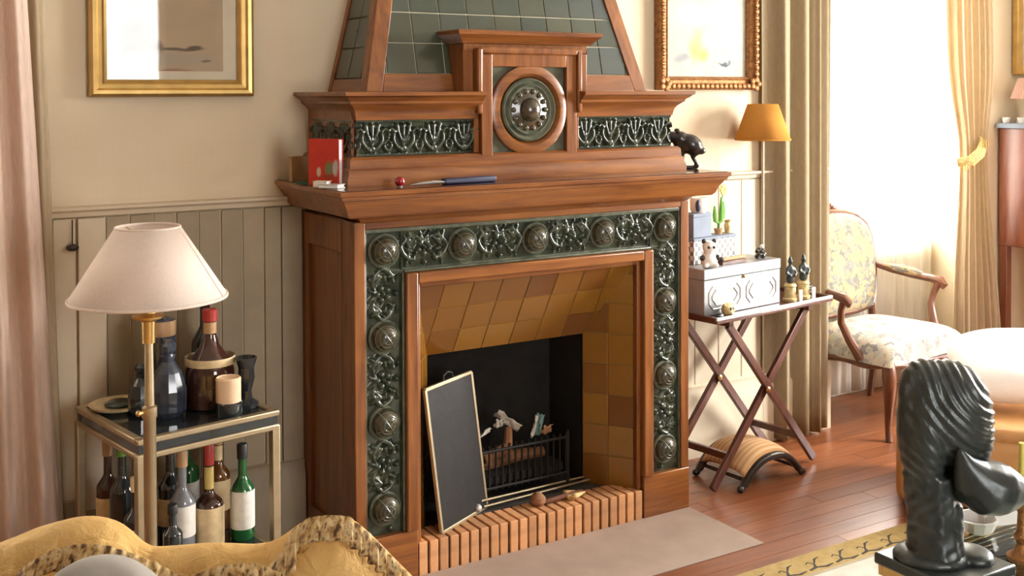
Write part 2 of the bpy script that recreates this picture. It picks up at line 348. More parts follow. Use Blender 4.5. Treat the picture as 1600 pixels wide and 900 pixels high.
    def mesh(s, name, M=None, smooth=35):
        me = bpy.data.meshes.new(name)
        vs = s.v if M is None else [tuple(M@Vector(p)) for p in s.v]
        me.from_pydata(vs, [], s.f); bm = bmesh.new(); bm.from_mesh(me); bmesh.ops.remove_doubles(bm, verts=bm.verts, dist=1e-5)
        bmesh.ops.recalc_face_normals(bm, faces=bm.faces); bm.to_mesh(me); bm.free()
        if smooth:
            me.polygons.foreach_set('use_smooth', [True]*len(me.polygons)); me.set_sharp_from_angle(angle=math.radians(smooth))
        return me
    def build(s, name, mat, parent=None, bev=0, smooth=35, w=True, sub=0, solid=0):
        """w: vertices are world coordinates (turned into the parent's frame); else they are local already"""
        M = None
        if parent is not None and w:
            M = frame(parent).inverted()
        me = s.mesh(name, M, smooth); me.materials.append(MATS[mat])
        o = bpy.data.objects.new(name, me); COL.objects.link(o); o.parent = parent
        if solid: m = o.modifiers.new('solid', 'SOLIDIFY'); m.thickness = solid; m.offset = 0
        if bev: m = o.modifiers.new('bevel', 'BEVEL'); m.width = bev; m.segments = 2; m.limit_method = 'ANGLE'; m.harden_normals = False
        if sub: m = o.modifiers.new('sub', 'SUBSURF'); m.levels = sub; m.render_levels = sub
        return o
def frame(o):
    M = Matrix.LocRotScale(o.location, o.rotation_euler, o.scale)
    return frame(o.parent)@M if o.parent else M
def tag(o, label, cat, group=None):
    o['label'] = label; o['category'] = cat
    if group: o['group'] = group
    return o
def thing(name, label, cat, loc=(0, 0, 0), rz=0, group=None):
    o = bpy.data.objects.new(name, None); COL.objects.link(o); o.location = Vector([float(q) for q in loc]); o.rotation_euler = (0, 0, rz); o.empty_display_size = 0.1
    return tag(o, label, cat, group)
def struct(o): o['kind'] = 'structure'; return o
def inst(src_mesh, name, parent, loc, rot=(0, 0, 0), scale=(1, 1, 1)):
    o = bpy.data.objects.new(name, src_mesh); COL.objects.link(o); o.parent = parent; o.location = loc; o.rotation_euler = rot; o.scale = scale; return o

# ------------------------------------------------------------------ setting
WY = 0.4575; BY = 0.80; XL, XR, YF, ZC = -4.0, 4.0, -5.5, 2.9; WX0, WX1 = 1.95, 3.12
floor = struct(MB().box(XL-.1, XR+.1, YF-.1, BY+.12, -0.12, -0.012).build('floor', 'mortar'))
pm = MB().box(0, 1.5, 0, 0.084, -0.014, 0.0).mesh('plank', smooth=0); pm.materials.append(MATS['plank'])
pms = [pm]
y = -1.86; row = 0
while y < BY-0.02:
    x = XL+random.uniform(-1.3, -0.1)
    while x < XR:
        a = max(x, XL); bnd = min(x+1.5, XR)
        if bnd-a > 0.1: inst(pm, 'plank', floor, (a, y, 0), (0, 0, 0), ((bnd-a-0.002)/1.5, 1, 1))
        x += 1.5
    y += 0.0856; row += 1
pm2 = MB().box(XL, XR, YF, -1.862, -0.014, 0.0).mesh('plank', smooth=0); pm2.materials.append(MATS['plank']); inst(pm2, 'plank', floor, (0, 0, 0))
ceil = struct(MB().box(XL-.1, XR+.1, YF-.1, BY+.6, ZC, ZC+.1).build('ceiling', 'plaster_white'))
ZS, ZT = 0.74, 2.62
wb = MB(); wb.box(-WX0, WX0, WY, BY+.1, 0, ZC)                     # chimney wall between the bays
for s in (-1, 1):
    a, b_ = sorted((s*WX1, s*(4.1))); wb.box(a, b_, WY, BY+.1, 0, ZC)
wall_back = struct(wb.build('wall_back', 'wallcloth', smooth=0))
wl = MB()
for s in (-1, 1):
    a, b_ = sorted((s*WX0, s*WX1)); wl.box(a, b_, BY, BY+.1, 0, ZS); wl.box(a, b_, BY, BY+.1, ZT, ZC)
struct(wl.build('wall_bay', 'painted_wood', smooth=0))
struct(MB().box(XL-.1, XL, YF, WY, 0, ZC).build('wall_left', 'unseen_wall_dark', smooth=0))
RW = (-2.35, -0.75)   # window in the right wall
wr = MB().box(XR, XR+.1, YF, RW[0], 0, ZC).box(XR, XR+.1, RW[1], WY, 0, ZC).box(XR, XR+.1, RW[0], RW[1], 0, 0.80).box(XR, XR+.1, RW[0], RW[1], 2.65, ZC)
struct(wr.build('wall_right', 'wallcloth', smooth=0))
FWX = (-0.95, 0.35)
wf = MB().box(XL, FWX[0], YF-.1, YF, 0, ZC).box(FWX[1], XR, YF-.1, YF, 0, ZC).box(FWX[0], FWX[1], YF-.1, YF, 0, 0.80).box(FWX[0], FWX[1], YF-.1, YF, 2.65, ZC)
struct(wf.build('wall_front', 'unseen_wall_dark', smooth=0))
def window(name, axis, c0, c1, pos, z0, z1):
    """timber frame with a centre post and its panes"""
    def bx(m, a0, a1, d0, d1, q0, q1):
        return m.box(a0, a1, pos+d0, pos+d1, q0, q1) if axis == 'x' else m.box(pos+d0, pos+d1, a0, a1, q0, q1)
    f = MB(); w = 0.05
    bx(f, c0, c0+w, -.02, .04, z0, z1); bx(f, c1-w, c1, -.02, .04, z0, z1); bx(f, c0+w, c1-w, -.02, .04, z0, z0+w); bx(f, c0+w, c1-w, -.02, .04, z1-w, z1)
    mid = (c0+c1)/2; bx(f, mid-.025, mid+.025, -.015, .035, z0+w, z1-w)
    o = struct(f.build(name, 'painted_wood', bev=.004))
    for a0, a1 in ((c0+w, mid-.025), (mid+.025, c1-w)):
        bx(MB(), a0, a1, .008, .012, z0+w, z1-w).build('pane', 'window_glass', o, smooth=0)
    return o
window('window_1', 'x', WX0, WX1, BY+.03, ZS, ZT); window('window_2', 'x', -WX1, -WX0, BY+.03, ZS, ZT)
window('window_3', 'y', RW[0], RW[1], XR+.03, .80, 2.65); window('window_4', 'x', FWX[0], FWX[1], YF-.06, .80, 2.65)
# dado rail, wainscot boards, baseboard on the chimney wall
RZ = 1.235
def rail(name, x0, x1):
    m = MB(); pr = [(0, RZ-.028), (.012, RZ-.022), (.016, RZ-.008), (.030, RZ), (.030, RZ+.008), (0, RZ+.012)]
    m.prism3([(x0, WY-o, z) for o, z in pr], (x1-x0, 0, 0)); return struct(m.build(name, 'wainscot'))
rail('trim_1', -1.93, -0.70); rail('trim_2', 0.70, 1.94)
def board(x0, x1, z0, z1, th, mat, par): return MB().box(x0, x1, WY-th, WY, z0, z1).build('board', mat, par, bev=.003, smooth=0)
for x0, x1, th, mt in ((-1.93, -1.72, .012, 'wainscot'), (-1.715, -1.525, .012, 'wainscot'), (-1.52, -1.452, .012, 'wainscot'), (-1.447, -1.364, .024, 'wainscot')): board(x0, x1, .10, RZ-.028, th, mt, wall_back)
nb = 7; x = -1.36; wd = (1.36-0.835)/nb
for k in range(nb): board(x+k*wd+.002, x+(k+1)*wd-.002, .10, RZ-.028, .006+.003*(k % 2), 'wainscot_dull_shaded', wall_back)
board(-.833, -.775, .10, RZ-.028, .014, 'wainscot_dull_shaded', wall_back); board(-.772, -.697, .10, RZ-.028, .014, 'wainscot_dull_shaded', wall_back)
x = .70
for k in range(9): board(x+k*.137+.002, x+(k+1)*.137-.002, .10, RZ-.028, .010, 'wainscot', wall_back)
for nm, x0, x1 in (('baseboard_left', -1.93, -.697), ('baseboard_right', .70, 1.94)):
    struct(MB().prism3([(x0, WY, 0), (x0, WY-.03, 0), (x0, WY-.03, .26), (x0, WY-.018, .29), (x0, WY-.022, .31), (x0, WY, .32)], (x1-x0, 0, 0)).build(nm, 'wainscot_dull_shaded' if x0 < 0 else 'wainscot'))

# ------------------------------------------------------------------ tiles helper
def clip(poly, a, b, c):  # keep a*x+b*y<=c
    out = []
    for i in range(len(poly)):
        p, q = poly[i], poly[(i+1) % len(poly)]; dp = a*p[0]+b*p[1]-c; dq = a*q[0]+b*q[1]-c
        if dp <= 0: out.append(p)
        if dp*dq < 0: t_ = dp/(dp-dq); out.append((p[0]+(q[0]-p[0])*t_, p[1]+(q[1]-p[1])*t_))
    return out
def tiles(parent, mat, O, U, V, outline, tw, th, gap=0.003, thick=0.003, u0=0, v0=0):
    O, U, V = Vector(O), Vector(U).normalized(), Vector(V).normalized(); N = U.cross(V).normalized()
    us = [p[0] for p in outline]; vs = [p[1] for p in outline]; Mi = frame(parent).inverted()
    ctr = (sum(us)/len(us), sum(vs)/len(vs)); n = 0
    i0 = math.floor((min(us)-u0)/tw); i1 = math.ceil((max(us)-u0)/tw); j0 = math.floor((min(vs)-v0)/th); j1 = math.ceil((max(vs)-v0)/th)
    for i in range(i0, i1):
        for j in range(j0, j1):
            g = gap/2; a, b_, c, d = u0+i*tw+g, u0+(i+1)*tw-g, v0+j*th+g, v0+(j+1)*th-g
            poly = [(a, c), (b_, c), (b_, d), (a, d)]
            for k in range(len(outline)):
                p, q = outline[k], outline[(k+1) % len(outline)]; ex, ey = q[0]-p[0], q[1]-p[1]; L = math.hypot(ex, ey)
                poly = clip(poly, ey/L, -ex/L, (ey*p[0]-ex*p[1])/L)
                if len(poly) < 3: break
            if len(poly) < 3: continue
            ar = abs(sum(poly[k][0]*poly[(k+1) % len(poly)][1]-poly[(k+1) % len(poly)][0]*poly[k][1] for k in range(len(poly))))/2
            if ar < 0.0004: continue
            cx = sum(p[0] for p in poly)/len(poly); cy = sum(p[1] for p in poly)/len(poly); m = len(poly)
            c0 = O+U*cx+V*cy; tilt = Vector((random.uniform(-.006, .006), random.uniform(-.006, .006)))
            def P(u, v, h): return U*(u-cx)+V*(v-cy)+N*(h+(tilt.x*(u-cx)+tilt.y*(v-cy)) if h > 0 else h)
            ins = lambda p, e: (cx+(p[0]-cx)*(1-e), cy+(p[1]-cy)*(1-e))
            vv = [P(p[0], p[1], -0.004) for p in poly]+[P(p[0], p[1], thick*.7) for p in poly]+[P(*ins(p, .022), thick) for p in poly]
            fs = [(k, (k+1) % m, m+(k+1) % m, m+k) for k in range(m)]+[(m+k, m+(k+1) % m, 2*m+(k+1) % m, 2*m+k) for k in range(m)]+[tuple(range(2*m, 3*m))]
            me = bpy.data.meshes.new('tile'); me.from_pydata([tuple(q) for q in vv], [], fs); me.materials.append(MATS[mat])
            me.polygons.foreach_set('use_smooth', [True]*len(me.polygons)); me.set_sharp_from_angle(angle=math.radians(12))
            o = bpy.data.objects.new('tile', me); COL.objects.link(o); o.parent = parent; o.location = Mi@c0; n += 1
    return n

# ------------------------------------------------------------------ fireplace
fp = thing('fireplace', 'tall carved reddish wood fireplace with green relief tiles and ochre tiled opening', 'fireplace', (0, .2, 0))
HW = .693
for s in (-1, 1):
    # side panel: stiles, rails and a sunk field
    m = MB(); xo, xi = s*HW, s*(HW-.03)
    a, b_ = sorted((xo, xi))
    m.box(a, b_, .03, .10, 0, 1.19).box(a, b_, WY-.06, WY, 0, 1.19).box(a, b_, .10, WY-.06, 1.08, 1.19).box(a, b_, .10, WY-.06, 0, .16)
    sp = m.build('side_frame', 'wood_z', fp, bev=.003)
    a, b_ = sorted((s*(HW-.012), xi)); MB().box(a, b_, .10, WY-.06, .16, 1.08).build('side_panel', 'wood_z', sp, smooth=0)
    # front stile, plinth
    a, b_ = sorted((s*HW, s*.654)); MB().box(a, b_, 0, .03, .16, 1.19).build('stile', 'wood_z', fp, bev=.003)
    a, b_ = sorted((s*HW, s*.4725)); MB().box(a, b_, -.004, .19, 0, .160).build('plinth', 'wood_x', fp, bev=.003)
    # inner architrave: flat board, bead and step
    a, b_ = sorted((s*.514, s*.470)); ar = MB().box(a, b_, -.012, .03, .160, 1.013).build('architrave', 'wood_z', fp, bev=.005)
    a, b_ = sorted((s*.470, s*.452)); MB().box(a, b_, .012, .045, .11, .975).build('bead', 'wood_z', ar, bev=.004)
MB().box(-.654, .654, 0, .03, 1.164, 1.19).build('rail', 'wood_x', fp, bev=.003)
ar = MB().box(-.470, .470, -.012, .03, .975, 1.013).build('architrave', 'wood_x', fp, bev=.005)
MB().box(-.452, .452, .012, .045, .957, .975).build('bead', 'wood_x', ar, bev=.004)
# relief panels -------------------------------------------------
def strokes_height(PU, PV, strokes):
    H = np.zeros_like(PU)
    for pts, r0, r1, h in strokes:
        pts = np.array(pts, float)
        if len(pts) == 1: S = pts; R = np.array([r0])
        else:
            if len(pts) == 3:
                tt = np.linspace(0, 1, 16)[:, None]; S = (1-tt)**2*pts[0]+2*tt*(1-tt)*pts[1]+tt**2*pts[2]
            else:
                tt = np.linspace(0, 1, 12)[:, None]; S = pts[0]*(1-tt)+pts[1]*tt
            R = np.linspace(r0, r1, len(S))
        mx = max(r0, r1); u0, u1 = S[:, 0].min()-mx, S[:, 0].max()+mx; v0, v1 = S[:, 1].min()-mx, S[:, 1].max()+mx
        ix = np.where((PU[:, 0] > u0) & (PU[:, 0] < u1))[0]; jx = np.where((PV[0] > v0) & (PV[0] < v1))[0]
        if len(ix) == 0 or len(jx) == 0: continue
        su = PU[np.ix_(ix, jx)]; sv = PV[np.ix_(ix, jx)]; hh = np.zeros_like(su)
        for (a, b_), r in zip(S, R):
            q = 1-((su-a)**2+(sv-b_)**2)/(r*r); hh = np.maximum(hh, np.where(q > 0, np.sqrt(np.maximum(q, 0)), 0)*h*min(1, r/mx+.25))
        H[np.ix_(ix, jx)] = np.maximum(H[np.ix_(ix, jx)], hh)
    return H
def relief(name, parent, O, U, V, N, lu, lv, strokes, mat, step=.004, rim=.010):
    nu, nv = int(lu/step)+1, int(lv/step)+1
    u = np.linspace(0, lu, nu); v = np.linspace(0, lv, nv); PU, PV = np.meshgrid(u, v, indexing='ij')
    H = strokes_height(PU, PV, strokes)
    d = np.minimum(PV, lv-PV); H = np.maximum(H, np.where(d < rim, .007, 0))
    O, U, V, N = map(np.array, (O, U, V, N))
    P = O+PU[..., None]*U+PV[..., None]*V+H[..., None]*N
    return MB().grid(P).build(name, mat, parent, smooth=60)
def garland(L, Wd, u0, fl=1):
    """one length of scrolls, flower and leaves between two bosses"""
    c = Wd/2; q = []
    a = lambda x, y_: (u0+x*L, c+fl*y_*Wd)
    q.append(([a(.20, -.05), a(.30, .38), a(.40, .10)], .011, .006, .018)); q.append(([a(.80, -.05), a(.70, .38), a(.60, .10)], .011, .006, .018))
    q.append(([a(.22, -.10), a(.34, -.40), a(.44, -.22)], .010, .005, .014)); q.append(([a(.78, -.10), a(.66, -.40), a(.56, -.22)], .010, .005, .014))
    for x, y_ in ((.36, .22), (.64, .22), (.5, .30)): q.append(([a(x, y_)], .010, .010, .020))
    for k in range(5):
        an = 2*PI*k/5+.3; q.append(([(u0+.5*L+.020*math.cos(an), c+fl*(-.02*Wd)+.020*math.sin(an))], .012, .012, .016))
    q.append(([a(.5, -.02)], .008, .008, .022))
    for x, s2 in ((.30, 1), (.70, -1)):
        for dx, dy in ((.05, .33), (-.03, .36), (.08, .05), (-.06, -.34), (.02, -.38), (.10, -.26)):
            q.append(([a(x, dy*.35), a(x+s2*dx*.6, dy*.8), a(x+s2*dx, dy)], .009, .004, .013))
    for x in (.235, .765, .30, .70): q.append(([a(x, .12)], .009, .009, .017))
    for x in (.40, .47, .54, .61): q.append(([a(.5, -.16), a(x, -.28), a(.5+(x-.5)*2.0, -.38)], .007, .004, .011))
    return q
SH, SV, ZB = .2921, .2812, 1.0898
RYp = .020
st = []
for k in range(4): st += garland(SH, .151, (.654-2*SH)+k*SH)
relief('relief_panel', fp, (-.654, RYp, 1.164), (1, 0, 0), (0, 0, -1), (0, -1, 0), 1.308, .151, st, 'green_glaze')
for s in (-1, 1):
    st = []
    for k in range(4): st += garland(SV, .140, (1.164-ZB)+k*SV-.0, s)
    st = [q for q in st if max(p[0] for p in q[0]) < .995]
    x0 = -.654 if s < 0 else .514
    relief('relief_panel', fp, (x0+.140, RYp+.001, 1.164), (0, 0, -1), (-1, 0, 0), (0, -1, 0), 1.004, .140, st, 'green_glaze')
for z0, z1, xa, xb in ((1.0135, 1.022, -.514, .514),): MB().box(xa, xb, .004, .02, z0, z1).build('tile_edge', 'green_rim', fp, bev=.003)
for s in (-1, 1):
    a, b_ = sorted((s*.514, s*.522)); MB().box(a, b_, .004, .02, .16, 1.0135).build('tile_edge', 'green_rim', fp, bev=.003)
    a, b_ = sorted((s*.654, s*.648)); MB().box(a, b_, .006, .02, .16, 1.164).build('tile_edge', 'green_rim', fp, bev=.002)
MB().box(-.654, .654, .004, .02, 1.150, 1.164).build('tile_edge', 'green_rim', fp, bev=.003)
# bosses
m = MB(); pr = [(.057, 0), (.057, .010), (.052, .015), (.047, .011), (.045, .010)]
ring = m.lathe(pr, n=28, axis='-y', cap=False).mesh('boss_ring'); ring.materials.append(MATS['green_rim'])
m = MB(); pr = [(.046*math.cos(a), .010+.036*math.sin(a)) for a in np.linspace(0, PI/2-.02, 10)]
m.lathe(pr, n=28, axis='-y', cap=True)
bossm = m.mesh('boss'); bossm.materials.append(MATS['boss_glaze'])
m = MB()
for an in (.6, .6+PI/2):
    pts = []
    for q in np.linspace(0, PI, 17):
        r = .0465; pts.append((r*math.cos(q)*math.cos(an), -(.010+.0365*math.sin(q)), r*math.cos(q)*math.sin(an)))
    m.tube(pts, .0022, 6)
for k in range(3):
    m.lathe([(.040-.011*k+.0015, .010+.036*math.sqrt(max(0, 1-((.040-.011*k)/.046)**2))+.0005), (.040-.011*k, .010+.036*math.sqrt(max(0, 1-((.040-.011*k)/.046)**2))+.002), (.040-.011*k-.0015, .010+.036*math.sqrt(max(0, 1-((.040-.011*k)/.046)**2))+.0008)], n=28, axis='-y', cap=False)
m.tube([(0, -.006, .058), (0, -.012, .070)], .004, 8)
crossm = m.mesh('boss_band'); crossm.materials.append(MATS['green_rim'])
spots = [((k-2)*SH, ZB) for k in range(5)]+[(s*2*SH, ZB-SV*k) for s in (-1, 1) for k in (1, 2, 3)]
for bx_, bz in spots:
    o = inst(bossm, 'boss', fp, (bx_, RYp-.2, bz)); inst(ring, 'boss_ring', o, (0, 0, 0)); inst(crossm, 'boss_band', o, (0, 0, 0))
# mantel shelf
pr = [(0, 1.185), (.012, 1.190), (.022, 1.200), (.030, 1.206), (.078, 1.212), (.088, 1.222), (.096, 1.245), (.108, 1.262), (.112, 1.270), (.118, 1.272), (.122, 1.282), (.129, 1.286), (.130, 1.297), (.127, 1.300), (-.3, 1.300), (-.3, 1.185)]
vs_prof = pr[:-2]+[(-.15, 1.300), (-.15, 1.185)]
MB().mould(vs_prof, HW-.03, -.0, WY).build('mantel_shelf', 'wood_x', fp, smooth=30)
MB().box(-.55, .55, .14, WY, 1.186, 1.2995).build('mantel_core', 'wood_x', fp, smooth=0)
MB().box(-.782, .782, -.120, WY, 1.299, 1.3025).build('mantel_top', 'dark_polish', fp, bev=.001, smooth=0)
# upper stage: base ledge, body, frieze tiles, cornice
UW, UY = .667, .060
MB().mould([(.036, 1.300), (.036, 1.318), (.034, 1.330), (.030, 1.336), (.028, 1.352), (.022, 1.358), (.020, 1.386), (.012, 1.394), (-.02, 1.396), (-.02, 1.300)], UW, UY, WY).build('upper_base', 'wood_x', fp, smooth=30)
MB().box(-UW, UW, UY+.022, WY, 1.300, 1.60).build('upper_body', 'wood_x', fp, smooth=0)
CP = [(-.02, 1.514), (.004, 1.514), (.006, 1.524), (.010, 1.540), (.018, 1.552), (.030, 1.562), (.038, 1.568), (.040, 1.576), (.052, 1.584), (.060, 1.592), (.066, 1.594), (.067, 1.605), (.064, 1.607), (-.16, 1.607), (-.16, 1.590), (-.02, 1.590)]
for s in (-1, 1):
    vs = []; fs = []; hwc = UW-.012; n = len(CP)
    for o, z in CP: vs += [(s*(hwc+o), WY, z), (s*(hwc+o), UY-o, z), (s*.205, UY-o, z)]
    for i in range(n):
        j = (i+1) % n
        for k in range(2): fs.append((i*3+k, i*3+k+1, j*3+k+1, j*3+k))
    fs.append(tuple(i*3 for i in range(n))); fs.append(tuple(i*3+2 for i in range(n)))
    MB().add(vs, fs).build('cornice', 'wood_x', fp, smooth=30)
MB().box(-.52, .52, .20, WY, 1.585, 1.6065).build('cornice_top', 'wood_x', fp, smooth=0)
def palmettes(lu, lv, n):
    q = []; p = lu/n; c = lv/2
    for k in range(n):
        u = (k+.5)*p
        for s in (-1, 1):
            q.append(([(u, lv-.014), (u+s*.62*p, c), (u+s*.05*p, .016)], .005, .010, .016))
            q.append(([(u+s*.48*p, .016), (u+s*.30*p, lv*.30), (u+s*.46*p, lv*.42)], .008, .005, .014))
            q.append(([(u+s*.30*p, lv*.66), (u+s*.42*p, lv*.86), (u+s*.5*p, lv*.62)], .008, .005, .017))
        [q.append(([(u, lv*.30), (u+e*.5*p*.35, lv*.62), (u+e*p*.20, lv*.84)], .005, .009, .015)) for e in (-1, 0, 1)]; q.append(([(u, lv*.22)], .012, .012, .017)); q.append(([(u+.5*p, lv*.70)], .010, .010, .021)); q.append(([(u+.5*p, lv*.50)], .007, .007, .016))
    return q
ZA, ZBt = 1.396, 1.514
for x0, x1 in ((-.655, -.200), (.200, .655)):
    relief('frieze_panel', fp, (x0, UY+.016, ZA), (1, 0, 0), (0, 0, 1), (0, -1, 0), x1-x0, ZBt-ZA, palmettes(x1-x0, ZBt-ZA, 4), 'green_glaze', .0035, .008)
relief('frieze_panel', fp, (-UW+.006, WY-.035, ZA), (0, -1, 0), (0, 0, 1), (-1, 0, 0), WY-.035-UY-.016, ZBt-ZA, palmettes(WY-.035-UY-.016, ZBt-ZA, 3), 'green_glaze', .0035, .008)
relief('frieze_panel', fp, (UW-.006, UY+.016, ZA), (0, 1, 0), (0, 0, 1), (1, 0, 0), WY-.035-UY-.016, ZBt-ZA, palmettes(WY-.035-UY-.016, ZBt-ZA, 3), 'green_glaze', .0035, .008)
for x in (-.200, .200):
    MB().box(min(x, x*1.10), max(x, x*1.10), UY-.002, UY+.03, ZA, ZBt).build('frieze_stop', 'wood_z', fp, bev=.002)
# medallion block
mb = MB().box(-.259, .259, .075, .30, 1.60, 1.775).build('medallion_block', 'wood_z', fp, bev=.003)
MB().mould([(0, 1.772), (.010, 1.774), (.016, 1.782), (.030, 1.796), (.040, 1.803), (.042, 1.814), (.038, 1.818), (-.03, 1.818), (-.03, 1.772)], .258, .058, .30).build('medallion_cornice', 'wood_x', mb, smooth=30)
MB().box(-.25, .25, .08, .30, 1.776, 1.8175).build('medallion_cap', 'wood_x', mb, smooth=0)
MB().box(-.259, .259, .060, .078, 1.745, 1.774).box(-.259, -.219, .060, .078, 1.60, 1.745).box(.219, .259, .060, .078, 1.60, 1.745).build('outer_band', 'wood_z', mb, bev=.003)
def ringrect(x0, x1, z0, z1, w, ya, yb): return MB().box(x0, x0+w, ya, yb, z0, z1).box(x1-w, x1, ya, yb, z0, z1).box(x0+w, x1-w, ya, yb, z1-w, z1)
ringrect(-.219, .219, 1.53, 1.757, .020, .030, .080).build('moulding', 'wood_z', mb, bev=.006)
ringrect(-.199, .199, 1.384, 1.737, .044, .040, .080).build('panel_frame', 'wood_z', mb, bev=.003)
MB().box(-.200, .200, .062, .16, 1.384, 1.74).build('panel', 'green_rim', mb, smooth=0)
MZ = 1.542
MB().lathe([(.158, 0), (.158, .020), (.150, .024), (.128, .024), (.120, .016), (.116, .006), (.112, 0)], (0, .064, MZ), 48, '-y').build('wooden_roundel', 'wood_x', mb, smooth=30)
MB().lathe([(.114, .0), (.112, .014), (.106, .019), (.100, .013), (.094, .010), (.090, .016), (.086, .020), (.080, .014)], (0, .062, MZ), 40, '-y').build('medallion_rim', 'green_rim', mb)
m = MB(); m.lathe([(.084, .008), (.070, .016), (.050, .016), (.044, .020)]+[(.042*math.cos(a), .020+.030*math.sin(a)) for a in np.linspace(0, PI/2, 8)], (0, .062, MZ), 32, '-y')
for k in range(14):
    a = 2*PI*k/14; m.ell((.066*math.cos(a), .062-.017, MZ+.066*math.sin(a)), (.010, .006, .010), 8, 6)
m.build('medallion_boss', 'boss_glaze', mb)
# hood: sloping tiled breast in a wooden frame
def hx(z): return .585-.238*(z-1.634)
def hy(z): return .133+.240*(z-1.634)
Z0h, Z1h = 1.6065, 2.34
def hoodpt(s, z, ins=0.0, dy=0.0): return (s*(hx(z)-ins), hy(z)+dy, z)
core = MB().hexa([hoodpt(-1, Z0h, .006, .012), hoodpt(1, Z0h, .006, .012), (hx(Z0h)-.02, WY, Z0h), (-hx(Z0h)+.02, WY, Z0h), hoodpt(-1, Z1h, .006, .012), hoodpt(1, Z1h, .006, .012), (hx(Z1h)-.02, WY, Z1h), (-hx(Z1h)+.02, WY, Z1h)])
hood = core.build('hood', 'grout_pale', fp, smooth=0)
sw = .060
for s in (-1, 1):
    p = [hoodpt(s, Z0h), hoodpt(s, Z0h, sw), hoodpt(s, Z0h, sw, .03), hoodpt(s, Z0h, 0, .03)]; q = [hoodpt(s, Z1h), hoodpt(s, Z1h, sw), hoodpt(s, Z1h, sw, .03), hoodpt(s, Z1h, 0, .03)]
    MB().hexa(p+q).build('hood_stile', 'wood_z', hood, bev=.003)
    # side frame: corner post and wall post
    for ya, yb in ((.030, .050), (None, None)):
        pts = []
        for z in (Z0h, Z1h):
            y0 = hy(z)+.0 if ya is not None else WY-.03; y1 = hy(z)+.05 if ya is not None else WY
            pts += [(s*(hx(z)+.002), y0+.004, z), (s*(hx(z)-.02), y0+.004, z), (s*(hx(z)-.02), y1, z), (s*(hx(z)+.002), y1, z)]
        MB().hexa(pts).build('hood_side_post', 'wood_z', hood, bev=.002)
    z2 = Z0h+.045
    MB().hexa([(s*(hx(Z0h)+.001), hy(Z0h)+.05, Z0h), (s*(hx(Z0h)-.02), hy(Z0h)+.05, Z0h), (s*(hx(Z0h)-.02), WY-.03, Z0h), (s*(hx(Z0h)+.001), WY-.03, Z0h),
               (s*(hx(z2)+.001), hy(z2)+.05, z2), (s*(hx(z2)-.02), hy(z2)+.05, z2), (s*(hx(z2)-.02), WY-.03, z2), (s*(hx(z2)+.001), WY-.03, z2)]).build('hood_side_rail', 'wood_y', hood, bev=.002)
z2 = 1.668
MB().hexa([hoodpt(-1, Z0h, sw), hoodpt(1, Z0h, sw), hoodpt(1, Z0h, sw, .03), hoodpt(-1, Z0h, sw, .03), hoodpt(-1, z2, sw-.002), hoodpt(1, z2, sw-.002), hoodpt(1, z2, sw-.002, .03), hoodpt(-1, z2, sw-.002, .03)]).build('hood_rail', 'wood_x', hood, bev=.003)
O = Vector((0, hy(z2)+.010, z2)); V = Vector((0, .240, 1)).normalized(); lv = (Z1h-z2)*math.sqrt(1+.24**2)
w0, w1 = hx(z2)-sw+.004, hx(Z1h)-sw+.004
tiles(hood, 'hood_tile', O, (1, 0, 0), V, [(-w0, 0), (w0, 0), (w1, lv), (-w1, lv)], .112, .110, gap=.005, u0=-.056)
for s in (-1, 1):
    # side tiles: plane through the sloping end
    z3 = Z0h+.045; O = Vector((s*(hx(z3)-.006), WY-.03, z3)); V = Vector((-s*.238, 0, 1)).normalized(); U = Vector((0, -1, 0)) if s < 0 else Vector((0, 1, 0))
    lv = (Z1h-z3)*math.sqrt(1+.238**2); d0, d1 = WY-.03-hy(z3)-.05, WY-.03-hy(Z1h)-.05
    out = [(0, 0), (d0, 0), (d1, lv), (0, lv)] if s < 0 else [(-d0, 0), (0, 0), (0, lv), (-d1, lv)]
    tiles(hood, 'hood_tile', O, U, V, out, .112, .110, gap=.005)
# opening: splayed tiled cheeks, sloping tiled canopy, black firebox
IX, IY, IZ, OZ = .335, .200, .680, .960
cn = MB().prism3([(-.456, .036, OZ), (-IX, IY, IZ), (IX, IY, IZ), (.456, .036, OZ)], (0, .02, .012))
cano = cn.build('canopy_bed', 'grout_ochre', fp, smooth=0)
sl = Vector((0, IY-.036, IZ-OZ)); L = sl.length
# U along x, V down the slope, normal towards the fire and room
tiles(cano, 'ochre_tile', (0, .036, OZ), (-1, 0, 0), sl, [(-.456, 0), (.456, 0), (IX, L), (-IX, L)], .116, L/3, gap=.0035, u0=.0)
for s in (-1, 1):
    ck = MB().prism3([(s*.456, .036, .105), (s*IX, IY, .105), (s*IX, IY, IZ), (s*.456, .036, OZ)], (s*.02, .015, 0)).build('cheek_bed', 'grout_ochre', fp, smooth=0)
    d = Vector((s*(IX-.456), IY-.036, 0)); W_ = d.length
    if s > 0: tiles(ck, 'ochre_tile', (s*.456, .036, .105), -d, (0, 0, 1), [(-W_, 0), (0, 0), (0, OZ-.105), (-W_, IZ-.105)], W_/2, .1165, gap=.0035)
    else: tiles(ck, 'ochre_tile', (s*.456, .036, .105), d, (0, 0, 1), [(0, 0), (W_, 0), (W_, IZ-.105), (0, OZ-.105)], W_/2, .1165, gap=.0035)
m = MB().box(-.37, .37, .43, WY-.004, .10, 1.0).box(-.38, -IX, IY+.02, .43, .10, 1.0).box(IX, .38, IY+.02, .43, .10, 1.0).box(-.38, .38, .22, .43, .95, 1.0)
m.build('firebox', 'soot', fp, smooth=0)
MB().box(-.452, .452, .125, .44, .0, .104).build('hearth_bed', 'ash', fp, smooth=0)
mt = MB().box(-.469, .469, .009, .124, .0, .102).build('mortar_bed', 'mortar', fp, smooth=0)
